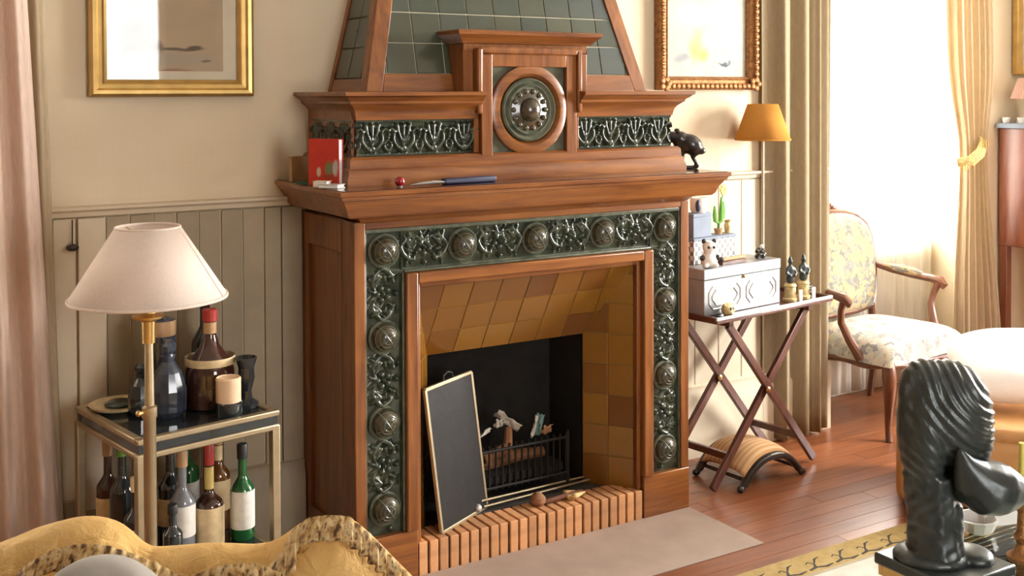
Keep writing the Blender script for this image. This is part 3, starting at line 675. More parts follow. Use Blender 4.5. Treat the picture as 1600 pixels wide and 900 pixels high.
bm_ = MB().box(-.0158, .0158, 0, .120, 0, .1105); brick = bm_.mesh('brick', smooth=0); brick.materials.append(MATS['brick_clay'])
pitch = .940/24
for k in range(24):
    o = inst(brick, 'brick', fp, (-.470+(k+.5)*pitch, -.2+random.uniform(-.003, .001), random.uniform(-.0005, .001)), (0, 0, random.uniform(-.006, .006)))
    md = o.modifiers.new('bevel', 'BEVEL'); md.width = .0022; md.segments = 1
# hearth slab
hs = MB().box(-.693, .693, -.406, 0, .0, .004).build('hearth_slab', 'hearth_stone', bev=.001, smooth=0)
tag(hs, 'pinkish grey stone hearth slab let into the floor before the bricks', 'hearth slab')

# ------------------------------------------------------------------ fire screen, grate, tools
bl, br = Vector((-.365, .034, .1125)), Vector((-.113, .166, .1125)); lean = Vector((-.046, .030, .486)); ux = (br-bl).normalized(); up = lean.normalized(); nn = ux.cross(up).normalized()
fs_ = thing('fire_screen', 'brass framed fire screen of dark mesh leaning in the fireplace opening', 'fire screen', bl)
def bar(p, q, w, d, nrm):
    p, q = Vector(p), Vector(q); t_ = (q-p).normalized(); sd = t_.cross(nrm).normalized()*w/2; nd = Vector(nrm)*d/2
    return [p-sd-nd, p+sd-nd, p+sd+nd, p-sd+nd, q-sd-nd, q+sd-nd, q+sd+nd, q-sd+nd]
LW, LH = (br-bl).length, lean.length
c4 = [bl, br, br+lean, bl+lean]
for a, b_ in ((0, 1), (1, 2), (2, 3), (3, 0)): MB().hexa(bar(c4[a], c4[b_], .013, .012, nn)).build('frame_bar', 'dull_brass', fs_, bev=.002)
e = .004
MB().prism3([c4[0]+ux*e+up*e, c4[1]-ux*e+up*e, c4[2]-ux*e-up*e, c4[3]+ux*e-up*e], nn*.003).build('mesh_panel', 'iron', fs_, smooth=0)
hc = (c4[2]+c4[3])/2
MB().tube([hc-ux*.03+up*.004, hc-ux*.026+up*.024, hc+up*.032, hc+ux*.026+up*.024, hc+ux*.03+up*.004], .0035, 8).build('handle', 'iron', fs_)
gr = thing('fire_grate', 'black iron fire basket with upright bars inside the dark firebox', 'grate', (.05, .25, .105))
for z in (.165, .300): MB().tube([(-.15, .36, z), (-.15, .185, z), (.255, .185, z), (.255, .36, z)], .006, 8).build('grate_rail', 'iron', gr)
for k in range(15):
    x = -.145+k*.028; MB().tube([(x, .185, .155), (x, .185, .305), (x, .182, .318)], [.004, .004, .0055], 6).build('grate_bar', 'iron', gr)
for x in (-.15, .255):
    for y_ in (.185, .36): MB().tube([(x, y_, .104), (x, y_, .325)], .007, 8).build('leg', 'iron', gr)
for k in range(7): x = -.12+k*.055; MB().tube([(x, .185, .165), (x, .36, .165)], .005, 6).build('floor_bar', 'iron', gr)
MB().box(-.14, .245, .20, .35, .171, .20).build('cinders', 'soot', gr, smooth=0)
tag(MB().tube([(-.13, .30, .215), (-.02, .28, .222), (.12, .32, .215), (.22, .30, .218)], [.022, .026, .024, .02], 9).build('firewood_log', 'log'), 'brown log lying along the bottom of the fire basket', 'log')
tag(MB().tube([(-.09, .225, .262), (.02, .235, .285), (.045, .27, .345)], [.018, .022, .014], 9).build('firewood_log', 'log'), 'bent reddish log sticking up out of the left of the basket', 'log')
def crumple(name, label, c, w, h, rz, rx, mat, ry=0):
    P = []
    for i in range(6):
        row_ = []
        for j in range(6):
            row_.append(Vector(((i/5-.5)*w, math.sin(i*1.9+j*1.3)*.006, (j/5-.5)*h+math.sin(i*2.7)*.004)))
        P.append(row_)
    M = Matrix.Translation(Vector(c))@Matrix.Rotation(rz, 4, 'Z')@Matrix.Rotation(ry, 4, 'Y')@Matrix.Rotation(rx, 4, 'X')
    P = [[M@p for p in r_] for r_ in P]
    return tag(MB().grid(P).build(name, mat, solid=.004, smooth=25), label, 'paper')
crumple('kindling_card', 'flat pale card scrap at the left end of the basket', (-.10, .235, .345), .10, .025, .2, .9, 'paper', -.3)
crumple('kindling_card', 'bent grey cardboard scrap standing highest in the basket', (.035, .26, .375), .11, .035, -.3, .5, 'paper', .65)
crumple('kindling_card', 'small pale scrap beside the bent log in the basket', (-.01, .25, .375), .045, .03, .4, .3, 'paper', .2)
crumple('kindling_card', 'teal and white folded card upright in the basket', (.155, .235, .348), .03, .085, -.6, .1, 'teal_paper', .25)
crumple('kindling_card', 'white card edge leaning against the teal card', (.135, .230, .345), .010, .085, .2, .1, 'white', .25)
crumple('kindling_card', 'dull pink paper scrap at the right of the basket', (.19, .23, .325), .05, .035, .3, .4, 'terracotta', .1)
def tongs(name, label, a, b_, knob):
    o = thing(name, label, 'fire tool', a); a, b_ = Vector(a), Vector(b_); d = (b_-a)
    MB().tube([a+d*.04, a+d*.97], .0045, 8).build('shaft', 'dull_brass', o)
    MB().ell(a, (.014, .014, .014), 14, 10).build('knob', knob, o)
    MB().tube([a+d*.90, a+d*.95, b_+Vector((0, .01, -.004))], [.005, .009, .006], 8).build('tip', 'iron', o); return o
tongs('fire_poker', 'brass shafted poker with steel knob lying in front of the grate', (-.165, .135, .126), (.435, .185, .119), 'silver')
tongs('fire_tongs', 'long dark fire tool lying behind the knobbed poker', (-.205, .150, .142), (.445, .206, .125), 'silver')
hb = thing('hearth_brush', 'worn brown hearth brush with fan shaped bristles on the bricks', 'brush', (.12, .075, .111))
P = []
for i in range(10):
    a = -.75+1.5*i/9; rr = []
    for j in range(5):
        r = .015+.085*j/4; rr.append((.165-.0-r*math.cos(a)*1.0+.10, .075+r*math.sin(a)*.55, .118+.012*math.sin(i*2.1)*(j/4)+.003))
    P.append(rr)
MB().grid(P).build('bristles', 'rush', hb, solid=.012)
MB().tube([(.245, .075, .122), (.17, .072, .125), (.06, .068, .122)], [.012, .010, .008], 10).build('handle', 'chair_wood', hb)
tag(MB().lathe([(.022, 0), (.030, .012), (.028, .028), (.016, .040), (.006, .046)], (.055, .085, .111), 12).build('hearth_pine_cone', 'log'), 'brown cone shaped lump on the bricks below the grate', 'cone')

# ------------------------------------------------------------------ pictures
def picture(name, label, x0, x1, z0, z1, fw, art, frame_mat, mat_w=0.0, depth=.035, ornate=False, glass=True, lean=0.0):
    cx, cz = (x0+x1)/2, (z0+z1)/2; W, H = x1-x0, z1-z0
    o = thing(name, label, 'picture', (cx, WY-.002, cz)); o.rotation_euler = (lean, 0, 0)
    def B(m, a, b_, y0, y1, c, d): return m.box(a, b_, -y1, -y0, c, d)
    for k, (ax, az, bx_, bz) in enumerate(((-1, -1, 1, -1), (1, -1, 1, 1), (1, 1, -1, 1), (-1, 1, -1, -1))):
        A = Vector((ax*W/2, 0, az*H/2)); Bv = Vector((bx_*W/2, 0, bz*H/2)); t_ = (Bv-A).normalized(); inn = Vector((-t_.z, 0, t_.x))
        pr = [(0, 0), (0, depth*.75), (.18*fw, depth), (.38*fw, depth*.95), (.5*fw, depth*.70), (.72*fw, depth*.62), (.82*fw, depth*.72), (fw, depth*.45), (fw, 0)]
        vs = []
        for P_, sg in ((A, 1), (Bv, -1)):
            for q, d in pr: vs.append(P_+inn*q+t_*q*sg+Vector((0, -d, 0)))
        n = len(pr); fs = [(i, (i+1) % n, n+(i+1) % n, n+i) for i in range(n)]
        fr = MB().add(vs, fs).build('frame_bar', frame_mat, o, w=False, smooth=30)
        if ornate:
            Lb = (Bv-A).length; m = MB(); nb_ = int(Lb/.030)
            for i in range(nb_):
                p = A+t_*(fw*.5+(Lb-fw)*(i+.5)/nb_)+inn*fw*.28
                m.ell(p+Vector((0, -depth*.95, 0)), (.013, .008, .013), 8, 6)
            m.build('carving', frame_mat, fr, w=False)
    if ornate:
        for sx in (-1, 1):
            for sz in (-1, 1):
                m = MB(); c = Vector((sx*(W/2-fw*.45), -depth*.95, sz*(H/2-fw*.45)))
                for k in range(5): m.ell(c+Vector((.02*math.cos(k*1.257), 0, .02*math.sin(k*1.257))), (.015, .010, .015), 8, 6)
                m.build('corner_ornament', frame_mat, o, w=False)
    iw, ih = W/2-fw, H/2-fw
    MB().box(-iw, iw, -.010, 0, -ih, ih).build('mount', 'cream' if mat_w else 'white', o, w=False, smooth=0)
    a, c = iw-mat_w, ih-mat_w*.62
    MB().box(-a, a, -.012, -.0101, -c, c).build('print', art, o, w=False, smooth=0)
    if glass: MB().box(-iw, iw, -.016, -.014, -ih, ih).build('glass', 'picture_glass', o, w=False, smooth=0)
    return o
painting('sea_print', (0.50, 0.385, 0.25), [(-.135, -.015, .085, .065, (0.20, 0.125, 0.075), .8), (-.06, -.045, .040, .028, (0.17, 0.115, 0.075), .7), (-.02, -.075, .19, .030, (0.44, 0.37, 0.28), .9), (.02, -.046, .10, .006, (0.16, 0.12, 0.09), .8), (.07, -.042, .03, .009, (0.12, 0.09, 0.07), .7), (.11, -.085, .022, .006, (0.20, 0.17, 0.14), .7), (-.02, -.120, .11, .010, (0.34, 0.19, 0.12), .9)], 7, .018)
picture('framed_seascape', 'sepia seascape under glass with cream mount in a plain gold frame', -1.409, -.873, 1.593, 2.005, .056, 'sea_print', 'gold', .046)
painting('pale_oil', (0.46, 0.455, 0.39), [(-.06, -.06, .06, .09, (0.42, 0.36, 0.16), 1.0), (-.02, -.08, .03, .05, (0.48, 0.40, 0.12), 1.0), (.12, -.07, .10, .05, (0.32, 0.35, 0.37), 1.0), (.095, -.125, .048, .008, (0.07, 0.09, 0.11), .9), (.12, -.115, .014, .014, (0.16, 0.18, 0.20), .8), (-.14, -.10, .05, .03, (0.27, 0.29, 0.30), 1.0), (-.1, .09, .12, .08, (0.54, 0.52, 0.45), 1.0), (.05, .1, .12, .06, (0.42, 0.44, 0.43), 1.0)], 11, .05)
picture('framed_landscape', 'pale blurry landscape painting in a carved brown gilt frame', .892, 1.462, 1.612, 2.09, .058, 'pale_oil', 'carved_gilt', 0, .045, True, False)
kb = thing('bell_pull', 'dark oval knob hanging on a cord from the dado rail', 'pull', (-1.466, WY-.03, 1.20))
MB().tube([(-1.466, WY-.032, 1.207), (-1.466, WY-.030, 1.13)], .0022, 6).build('cord', 'ebony', kb)
MB().ell((-1.466, WY-.034, 1.119), (.020, .016, .012), 14, 8).build('knob', 'ebony', kb)

# ------------------------------------------------------------------ curtains
def curtain(name, label, mat, base, top, z0, z1, folds, amp, seed=0, group=None, nu=140, nv=26, gather=None, thick=.003, ph=0.0):
    """cloth hung from the path `top` down to the path `base` (lists of (x, y)), in irregular vertical folds"""
    rng = random.Random(seed); offs = [rng.uniform(-.4, .4) for _ in range(40)]; am = [rng.uniform(.6, 1.25) for _ in range(40)]
    def path(pts, u):
        q = u*(len(pts)-1); i = min(int(q), len(pts)-2); f = q-i; return Vector((pts[i][0]*(1-f)+pts[i+1][0]*f, pts[i][1]*(1-f)+pts[i+1][1]*f))
    P = []
    for i in range(nu):
        u = i/(nu-1); k = u*folds; ki = int(k) % 40; phase = 2*PI*k+ph+offs[ki]*math.sin(2*PI*(k % 1)/2)
        wv = math.sin(phase)*(.75+.25*am[ki])+.28*math.sin(2.3*phase+1.0)
        rr = []
        for j in range(nv):
            v = j/(nv-1); z = z0+(z1-z0)*v; f = v
            g = 1.0
            b_, t_ = path(base, u), path(top, u); p = b_*(1-f)+t_*f
            if gather:
                gz, gx, gy, gs, gw = gather; q = math.exp(-((z-gz)/gw)**2)*gs if z > gz else gs*math.exp(-((z-gz)/(gw*2.2))**2)
                p = p*(1-q)+Vector((gx, gy))*q; g = 1-.5*q
            e = 1e-3; d = (path(base, min(1, u+e))-path(base, max(0, u-e))); d = d.normalized() if d.length else Vector((1, 0)); nrm = Vector((-d.y, d.x))
            p = p+nrm*wv*amp*(1.0-.35*v)*g
            rr.append((p.x, p.y, z))
        P.append(rr)
    return tag(MB().grid(P).build(name, mat, smooth=80, solid=thick), label, 'curtain', group)
curtain('curtain', 'heavy beige full length curtain hanging between the lamp and the chair', 'curtain_tan', [(1.50, .420), (1.72, .395), (1.84, .415), (1.95, .50), (2.0, .56)], [(1.48, .42), (1.72, .40), (1.84, .405), (1.92, .43), (1.95, .47)], .012, 2.8, 6.5, .032, 3)
curtain('curtain', 'pinkish beige curtain at the left edge beside the wainscot', 'curtain_pink', [(-2.05, .30), (-1.85, .30), (-1.70, .31), (-1.505, .33)], [(-2.05, .33), (-1.9, .33), (-1.75, .34), (-1.640, .35)], .012, 2.8, 5.2, .030, 5)
curtain('curtain', 'narrow cream curtain fold behind the pinkish left curtain', 'curtain_cream', [(-1.62, .395), (-1.50, .40)], [(-1.68, .40), (-1.570, .405)], .012, 2.8, 2.0, .014, 8, nu=40)
curtain('curtain', 'pale cream curtain gathered by a gold tie right of the window', 'curtain_cream', [(2.87, .43), (3.02, .41), (3.24, .40)], [(2.76, .43), (2.95, .42), (3.10, .41)], .012, 2.8, 6.5, .026, 11, gather=(1.28, 2.99, .42, .45, .28))
curtain('sheer_curtain', 'white sheer curtain drawn at the left of the bright window', 'sheer_white', [(1.97, .765), (2.54, .768)], [(1.97, .768), (2.54, .768)], .02, 2.7, 7, .012, 13, nu=110)
curtain('sheer_curtain', 'white sheer curtain drawn at the right of the bright window', 'sheer_white', [(2.50, .770), (3.10, .765)], [(2.50, .770), (3.10, .768)], .02, 2.7, 8, .012, 17, nu=110)
curtain('sheer_curtain', 'white sheer curtain at the window behind the left curtain', 'sheer_white', [(-3.05, .70), (-2.0, .70)], [(-3.05, .71), (-2.0, .71)], .02, 2.7, 14, .016, 19, nu=160)
tb = thing('curtain_tieback', 'gold fringed tieback holding the pale curtain', 'tieback', (2.93, .37, 1.27))
MB().tube([(2.82, .392, 1.235), (2.88, .352, 1.245), (2.95, .348, 1.285), (3.01, .372, 1.335), (3.035, .41, 1.36)], [.022, .030, .030, .028, .018], 10, squash=(.35, 1.0)).build('band', 'tie_gold', tb)
m = MB()
for k in range(11): x = 2.825+k*.019; z = 1.225+.0092*k+.04*(k/10)**2; m.tube([(x, .352, z), (x, .350, z-.035)], [.005, .006], 6)
m.build('fringe', 'tie_gold', tb)

# ------------------------------------------------------------------ floor lamp (left)
lp = at(232, 470, 2.85); LX, LY = float(lp[0]), float(lp[1])
def floor_lamp():
    o = thing('floor_lamp', 'brass standing lamp with a wide pale linen cone shade', 'lamp', (LX, LY, 0))
    MB().lathe([(.13, 0), (.13, .012), (.11, .022), (.03, .030), (.016, .05)], (0, 0, .0), 32).build('base', 'dull_brass', o, w=False)
    MB().lathe([(.016, .045), (.016, .770), (.019, .775), (.019, .800), (.012, .805)], n=20).build('lower_pole', 'dull_brass', o, w=False)
    MB().lathe([(.0125, .80), (.0105, .985)], n=16).build('upper_pole', 'dull_brass', o, w=False)
    MB().tube([(0, 0, .787), (-.028, -.012, .790)], .005, 8).ell((-.030, -.013, .790), (.008, .008, .008), 10, 8).build('clamp_screw', 'brass', o, w=False)
    MB().lathe([(.016, .965), (.017, 1.02), (.040, 1.030), (.042, 1.036), (.018, 1.042), (.017, 1.10), (.012, 1.12)], n=24).build('candle_sleeve', 'brass', o, w=False)
    zb, zt = 1.080, 1.262
    s_ = MB().lathe([(.196, zb), (.0795, zt)], n=56, cap=False).build('lamp_shade', 'shade_linen', o, w=False, solid=.0025, smooth=60)
    MB().lathe([(.197, zb-.001), (.1975, zb+.003), (.196, zb+.006)], n=56, cap=False).build('shade_rim', 'shade_linen', s_, w=False, solid=.003)
    MB().lathe([(.0795, zt-.004), (.0815, zt), (.0795, zt+.002)], n=56, cap=False).build('shade_rim', 'shade_linen', s_, w=False, solid=.003)
    a = -.62; MB().tube([(.1975*math.cos(a), .1975*math.sin(a), zb+.002), (.0815*math.cos(a), .0815*math.sin(a), zt)], .0022, 6).build('shade_seam', 'shade_linen', s_, w=False)
    m = MB()
    for k in range(3): an = 2*PI*k/3; m.tube([(0, 0, zt-.03), (.078*math.cos(an), .078*math.sin(an), zt-.005)], .0018, 6)
    m.tube([(0, 0, 1.11), (0, 0, zt-.02)], .004, 8).build('shade_spider', 'brass', o, w=False)
floor_lamp()

# ------------------------------------------------------------------ drinks trolley and bottles
FLc, FRc = np.array([-1.404, -.150]), np.array([-.968, -.070]); ang = math.atan2(FRc[1]-FLc[1], FRc[0]-FLc[0]); CW = float(np.hypot(*(FRc-FLc))); CDp = .46; TZ = .650
ct = thing('drinks_trolley', 'small brass framed two tier trolley with smoked glass shelves', 'trolley', (FLc[0], FLc[1], 0), ang)
for x in (.012, CW-.012):
    for y_ in (.012, CDp-.012): MB().box(x-.013, x+.013, y_-.013, y_+.013, 0.0, TZ-.045).build('leg', 'dull_brass', ct, w=False, bev=.003)
def frame4(z0, z1, nm, w_=.024):
    for a in ((0, CW, 0, w_), (0, CW, CDp-w_, CDp), (0, w_, w_, CDp-w_), (CW-w_, CW, w_, CDp-w_)): MB().box(a[0], a[1], a[2], a[3], z0, z1).build(nm, 'dull_brass', ct, w=False, bev=.004)
frame4(TZ-.018, TZ, 'tray_rail'); frame4(TZ-.060, TZ-.042, 'under_rail'); frame4(.215, .237, 'shelf_rail')
MB().box(.006, CW-.006, .006, CDp-.006, TZ-.044, TZ-.017).box(.02, CW-.02, .02, CDp-.02, TZ-.017, TZ-.006).build('glass_top', 'dark_glass', ct, w=False, smooth=0)
MB().box(.02, CW-.02, .02, CDp-.02, .223, .235).build('glass_shelf', 'dark_glass', ct, w=False, smooth=0)
CM = Matrix.Translation(Vector((FLc[0], FLc[1], 0)))@Matrix.Rotation(ang, 4, 'Z')
def cpos(x, y_, z): v = CM@Vector((x, y_, z)); return (v.x, v.y, v.z)
def bottle(label, pos, h, r, glass, cap=None, lab=None, labz=(.12, .5), neck=.30, nr=.36, shoulder=.16, band=None, gp=None, cat='bottle'):
    o = thing('bottle', label, cat, pos, random.uniform(0, 6), gp)
    zn = h*(1-neck); zs = zn-h*shoulder; rn = r*nr
    prof = [(r*.9, 0), (r, .006), (r, zs)]+[(rn+(r-rn)*(math.cos(q)*.5+.5), zs+(zn-zs)*q/PI) for q in np.linspace(.3, PI, 7)]+[(rn*.95, h*.955), (rn*1.15, h*.957), (rn*1.15, h*.985), (rn*.9, h*.99)]
    MB().lathe(prof, n=24).build('body', glass, o, w=False, smooth=50)
    if cap: MB().lathe([(rn*1.22, h*(1-neck*.48)), (rn*1.26, h*.99), (rn*1.15, h), (0.0001, h)], n=18, cap=False).build('cap', cap, o, w=False)
    if lab: MB().lathe([(r+.0008, h*labz[0]), (r+.0012, h*labz[0]+.002), (r+.0012, h*labz[1]-.002), (r+.0008, h*labz[1])], n=24, cap=False).build('paper_label', lab, o, w=False)
    if band: MB().lathe([(rn*1.08, h*(1-neck*.98)), (rn*1.10, h*(1-neck*.52))], n=18, cap=False).build('neck_label', band, o, w=False)
    return o
gA, gB = 'bottles on the trolley top', 'bottles on the lower trolley shelf'
# top tier
tz = TZ+.0005-.006
bottle('dark flagon bottle with red cap and cream banded label on the trolley', cpos(.318, .20, tz), .298, .074, 'brown_glass', 'foil_red', 'label_cream', (.44, .52), .25, .25, .40, 'foil_tan', gA)
bottle('tall dark bottle with red neck behind the flagon', cpos(.385, .365, tz), .335, .044, 'dark_glass', 'foil_red', None, (.1, .4), .34, .36, .20, None, gA)
bottle('squat bottle with pinkish tan shoulder band under the lampshade', cpos(.215, .325, tz), .325, .046, 'blue_glass', 'label_cream', 'foil_tan', (.66, .80), .15, .30, .06, None, gA)
def cut_glass(label, pos, h, r, mat):
    o = thing('glass_decanter', label, 'decanter', pos); n = 14; m = MB(); prof = [(r*.8, 0), (r, h*.08), (r*1.05, h*.35), (r*.75, h*.58), (r*.35, h*.72), (r*.40, h*.8), (r*.25, h*.82)]
    m.lathe(prof, n=n).build('body', mat, o, w=False, smooth=5); MB().lathe([(r*.2, h*.80), (r*.42, h*.86), (r*.5, h*.93), (r*.2, h), (.0005, h)], n=10, cap=False).build('stopper', mat, o, w=False, smooth=5); return o
cut_glass('dark cut glass decanter beside the lamp pole on the trolley', cpos(.178, .19, tz), .225, .052, 'blue_glass')
cut_glass('short dark cut glass decanter at the left of the trolley top', cpos(.125, .265, tz), .15, .036, 'dark_glass')
vz = thing('glass_vase', 'slim dark cut glass vase at the right end of the trolley', 'vase', cpos(.396, .118, tz))
MB().lathe([(.036, 0), (.038, .012), (.018, .026), (.016, .05), (.026, .09), (.024, .12), (.034, .152), (.030, .152), (.020, .12)], n=12).build('body', 'dark_glass', vz, w=False, smooth=5)
cdl = thing('candle', 'thick cream candle standing in a dark holder on the trolley', 'candle', cpos(.312, .072, tz))
MB().lathe([(.038, 0), (.040, .006), (.040, .038), (.036, .042)], n=24).build('holder', 'dark_glass', cdl, w=False)
MB().lathe([(.036, .040), (.037, .044), (.037, .110), (.034, .114), (.030, .110), (.0005, .108)], n=28, cap=False).build('wax', 'candle_wax', cdl, w=False)
ht = thing('straw_tray', 'round tan and green dish lying at the back left of the trolley', 'dish', cpos(.100, .36, tz))
MB().lathe([(.055, 0), (.085, .010), (.090, .018), (.084, .018), (.05, .008), (.0005, .007)], n=28, cap=False).build('bowl', 'label_cream', ht, w=False); MB().ell((0, 0, .016), (.045, .040, .013), 16, 8).build('contents', 'green_glaze', ht, w=False)
# lower tier
sz = .2355
bottle('clear bottle with white label and tan cap on the lower trolley shelf', cpos(.186, .12, sz), .325, .037, 'clear_glass', 'foil_tan', 'label_white', (.22, .50), .34, .36, .15, None, gB)
bottle('stout brown bottle with big cream label and yellow neck label', cpos(.271, .12, sz), .328, .043, 'brown_glass', 'foil_red', 'label_cream', (.06, .42), .44, .30, .14, 'label_yellow', gB)
bottle('green wine bottle with white label at the right of the lower shelf', cpos(.392, .14, sz), .290, .036, 'green_glass', 'black', 'label_white', (.12, .52), .32, .36, .18, None, gB)
bottle('dark bottle with bright red cap behind the clear bottle', cpos(.204, .24, sz), .330, .038, 'dark_glass', 'foil_red', 'label_cream', (.2, .45), .32, .36, .15, None, gB)
bottle('amber bottle with tan foil behind the green wine bottle', cpos(.372, .26, sz), .315, .037, 'amber_glass', 'foil_tan', 'label_cream', (.2, .5), .32, .36, .15, 'label_cream', gB)
bottle('black capped dark bottle between the green and the amber bottle', cpos(.402, .345, sz), .30, .034, 'dark_glass', 'black', None, (.2, .5), .32, .36, .15, None, gB)
bottle('dark green bottle at the back middle of the lower shelf', cpos(.300, .33, sz), .335, .038, 'green_glass', 'black', 'label_white', (.2, .45), .32, .36, .15, None, gB)
bottle('small dark bottle with pale foot label next to the lamp pole', cpos(.128, .06, sz), .19, .028, 'dark_glass', 'black', 'label_white', (.05, .30), .30, .40, .15, None, gB)
bottle('dark bottle with cream label at the left side of the lower shelf', cpos(.060, .155, sz), .26, .034, 'dark_glass', 'label_cream', 'label_cream', (.12, .45), .32, .36, .15, None, gB)
bottle('dark wine bottle with green cap at the back left of the lower shelf', cpos(.080, .30, sz), .335, .036, 'dark_glass', 'green_leaf', None, (.12, .45), .32, .36, .15, None, gB)
bottle('brown bottle with tan collar in the left back row of the lower shelf', cpos(.075, .395, sz), .31, .034, 'brown_glass', 'foil_tan', 'label_cream', (.12, .45), .32, .36, .15, None, gB)

# ------------------------------------------------------------------ things on the mantelpiece
MT = 1.303
def book(label, c, sz, rz, cover, standing=False, group=None):
    o = thing('book', label, 'book', (c[0], c[1], MT if len(c) < 3 else c[2]), rz, group); L_, W_, T_ = sz; t_ = .0025
    if standing:   # L along x, thickness along y, height z
        MB().box(-L_/2, L_/2, -T_/2, -T_/2+t_, 0, W_).box(-L_/2, L_/2, T_/2-t_, T_/2, 0, W_).box(-L_/2, -L_/2+t_, -T_/2, T_/2, 0, W_).build('cover', cover, o, w=False, bev=.0006)
        MB().box(-L_/2+t_, L_/2-.003, -T_/2+t_, T_/2-t_, .003, W_-.003).build('pages', 'white', o, w=False, smooth=0)
    else:
        MB().box(-L_/2, L_/2, -W_/2, W_/2, 0, t_).box(-L_/2, L_/2, -W_/2, W_/2, T_-t_, T_).box(-L_/2, -L_/2+t_, -W_/2, W_/2, 0, T_).build('cover', cover, o, w=False, bev=.0006)
        MB().box(-L_/2+t_, L_/2-.003, -W_/2+.003, W_/2-.003, t_, T_-t_).build('pages', 'white', o, w=False, smooth=0)
    return o
painting('red_cover', (0.50, 0.040, 0.022), [(0.02, .055, .022, .030, (0.16, 0.17, 0.07), .7), (.045, .06, .012, .03, (0.42, 0.38, 0.36), .7), (-.02, .045, .010, .02, (0.5, 0.42, 0.3), .6), (.02, .03, .03, .010, (0.35, 0.05, 0.02), .6)], 20, .01)
book('red picture book standing upright on the left of the mantel', (-.742, .112), (.118, .152, .024), math.radians(-57), 'red_cover', True)
book('small tan book upright at the back left corner of the mantel', (-.745, .335), (.075, .085, .022), math.radians(8), 'foil_tan', True)
book('thin green booklet lying on the left end of the mantel', (-.755, .215), (.085, .060, .010), math.radians(40), 'green_glass')
book('little cream book lying on the mantel before the red book', (-.775, .060), (.050, .034, .020), math.radians(-50), 'cream')
book('grey booklet lying under the little cream book', (-.760, .02), (.07, .05, .012), math.radians(-50), 'silver')
gb = thing('glass_ball', 'small shiny dark red ball on the mantel', 'ball', (-.560, -.060, MT))
MB().ell((0, 0, .0165), (.0165, .0165, .0165), 20, 14).build('sphere', 'red_glass', gb, w=False); MB().lathe([(.008, 0), (.009, .003), (.006, .005)], n=14).build('foot', 'silver', gb, w=False)
kn = thing('paper_knife', 'silver paper knife with dark handle lying on the mantel', 'knife', (-.455, -.065, MT), math.radians(4))
MB().tube([(-.075, 0, .004), (-.03, 0, .008), (.02, 0, .010), (.055, 0, .008)], [.002, .010, .011, .008], 8, squash=(1.3, .5)).build('blade', 'silver', kn, w=False, ); MB().tube([(.05, 0, .008), (.085, 0, .008)], .008, 8).build('handle', 'ebony', kn, w=False)
tag(MB().box(-.105, .105, -.014, .014, 0, .020).build('spectacle_case', 'navy', None, bev=.006, w=False), 'long dark blue case lying on the mantel right of the knife', 'case')
sc_ = bpy.data.objects['spectacle_case']; sc_.location = (-.300, -.050, MT); sc_.rotation_euler = (0, 0, math.radians(5))

def organic(name, parts, mat, parent, voxel, fn=None, smooth_it=6, w=False):
    """union of overlapping lumps, remeshed to one continuous skin and optionally displaced by fn(co, normal)"""
    m = MB()
    for p in parts: p(m)
    me0 = m.mesh(name+'_raw'); o = bpy.data.objects.new(name+'_tmp', me0); COL.objects.link(o)
    r = o.modifiers.new('r', 'REMESH'); r.mode = 'VOXEL'; r.voxel_size = voxel
    s_ = o.modifiers.new('s', 'SMOOTH'); s_.factor = .5; s_.iterations = smooth_it
    dg = bpy.context.evaluated_depsgraph_get(); me = bpy.data.meshes.new_from_object(o.evaluated_get(dg)); me.name = name
    bpy.data.objects.remove(o); bpy.data.meshes.remove(me0)
    if fn:
        nv = len(me.vertices); co = np.empty(nv*3); me.vertices.foreach_get('co', co); co = co.reshape(-1, 3)
        no = np.empty(nv*3); me.vertices.foreach_get('normal', no); no = no.reshape(-1, 3)
        co = co+no*fn(co, no)[:, None]; me.vertices.foreach_set('co', co.ravel()); me.update()
    me.polygons.foreach_set('use_smooth', [True]*len(me.polygons)); me.materials.clear(); me.materials.append(MATS[mat])
    o = bpy.data.objects.new(name, me); COL.objects.link(o); o.parent = parent; return o
E_ = lambda c, r, M=None: (lambda m: m.ell(c, r, 18, 12, M))
Tb = lambda pts, rad: (lambda m: m.tube(pts, rad, 12))
fg = thing('animal_figurine', 'glossy black crouching animal figurine at the right end of the mantel', 'figurine', (.735, .085, MT), -YAW)
organic('body', [E_((.030, 0, .095), (.050, .036, .040), Matrix.Rotation(.45, 3, 'Y')), E_((-.038, 0, .125), (.034, .026, .022), Matrix.Rotation(.15, 3, 'Y')), E_((-.012, 0, .118), (.036, .030, .030)), Tb([(-.012, 0, .10), (-.010, 0, .05), (-.006, 0, .010), (-.004, 0, .004)], [.026, .018, .013, .016]), Tb([(.060, .0, .075), (.040, 0, .045), (.062, 0, .006)], [.022, .010, .008]), Tb([(-.01, 0, .006), (.06, 0, .006)], [.008, .007]), E_((.070, 0, .070), (.022, .020, .016))], 'ebony', fg, .004)
for s in (-1, 1): MB().ell((-.022, s*.016, .148), (.009, .006, .010), 8, 6).build('ear', 'ebony', fg, w=False)

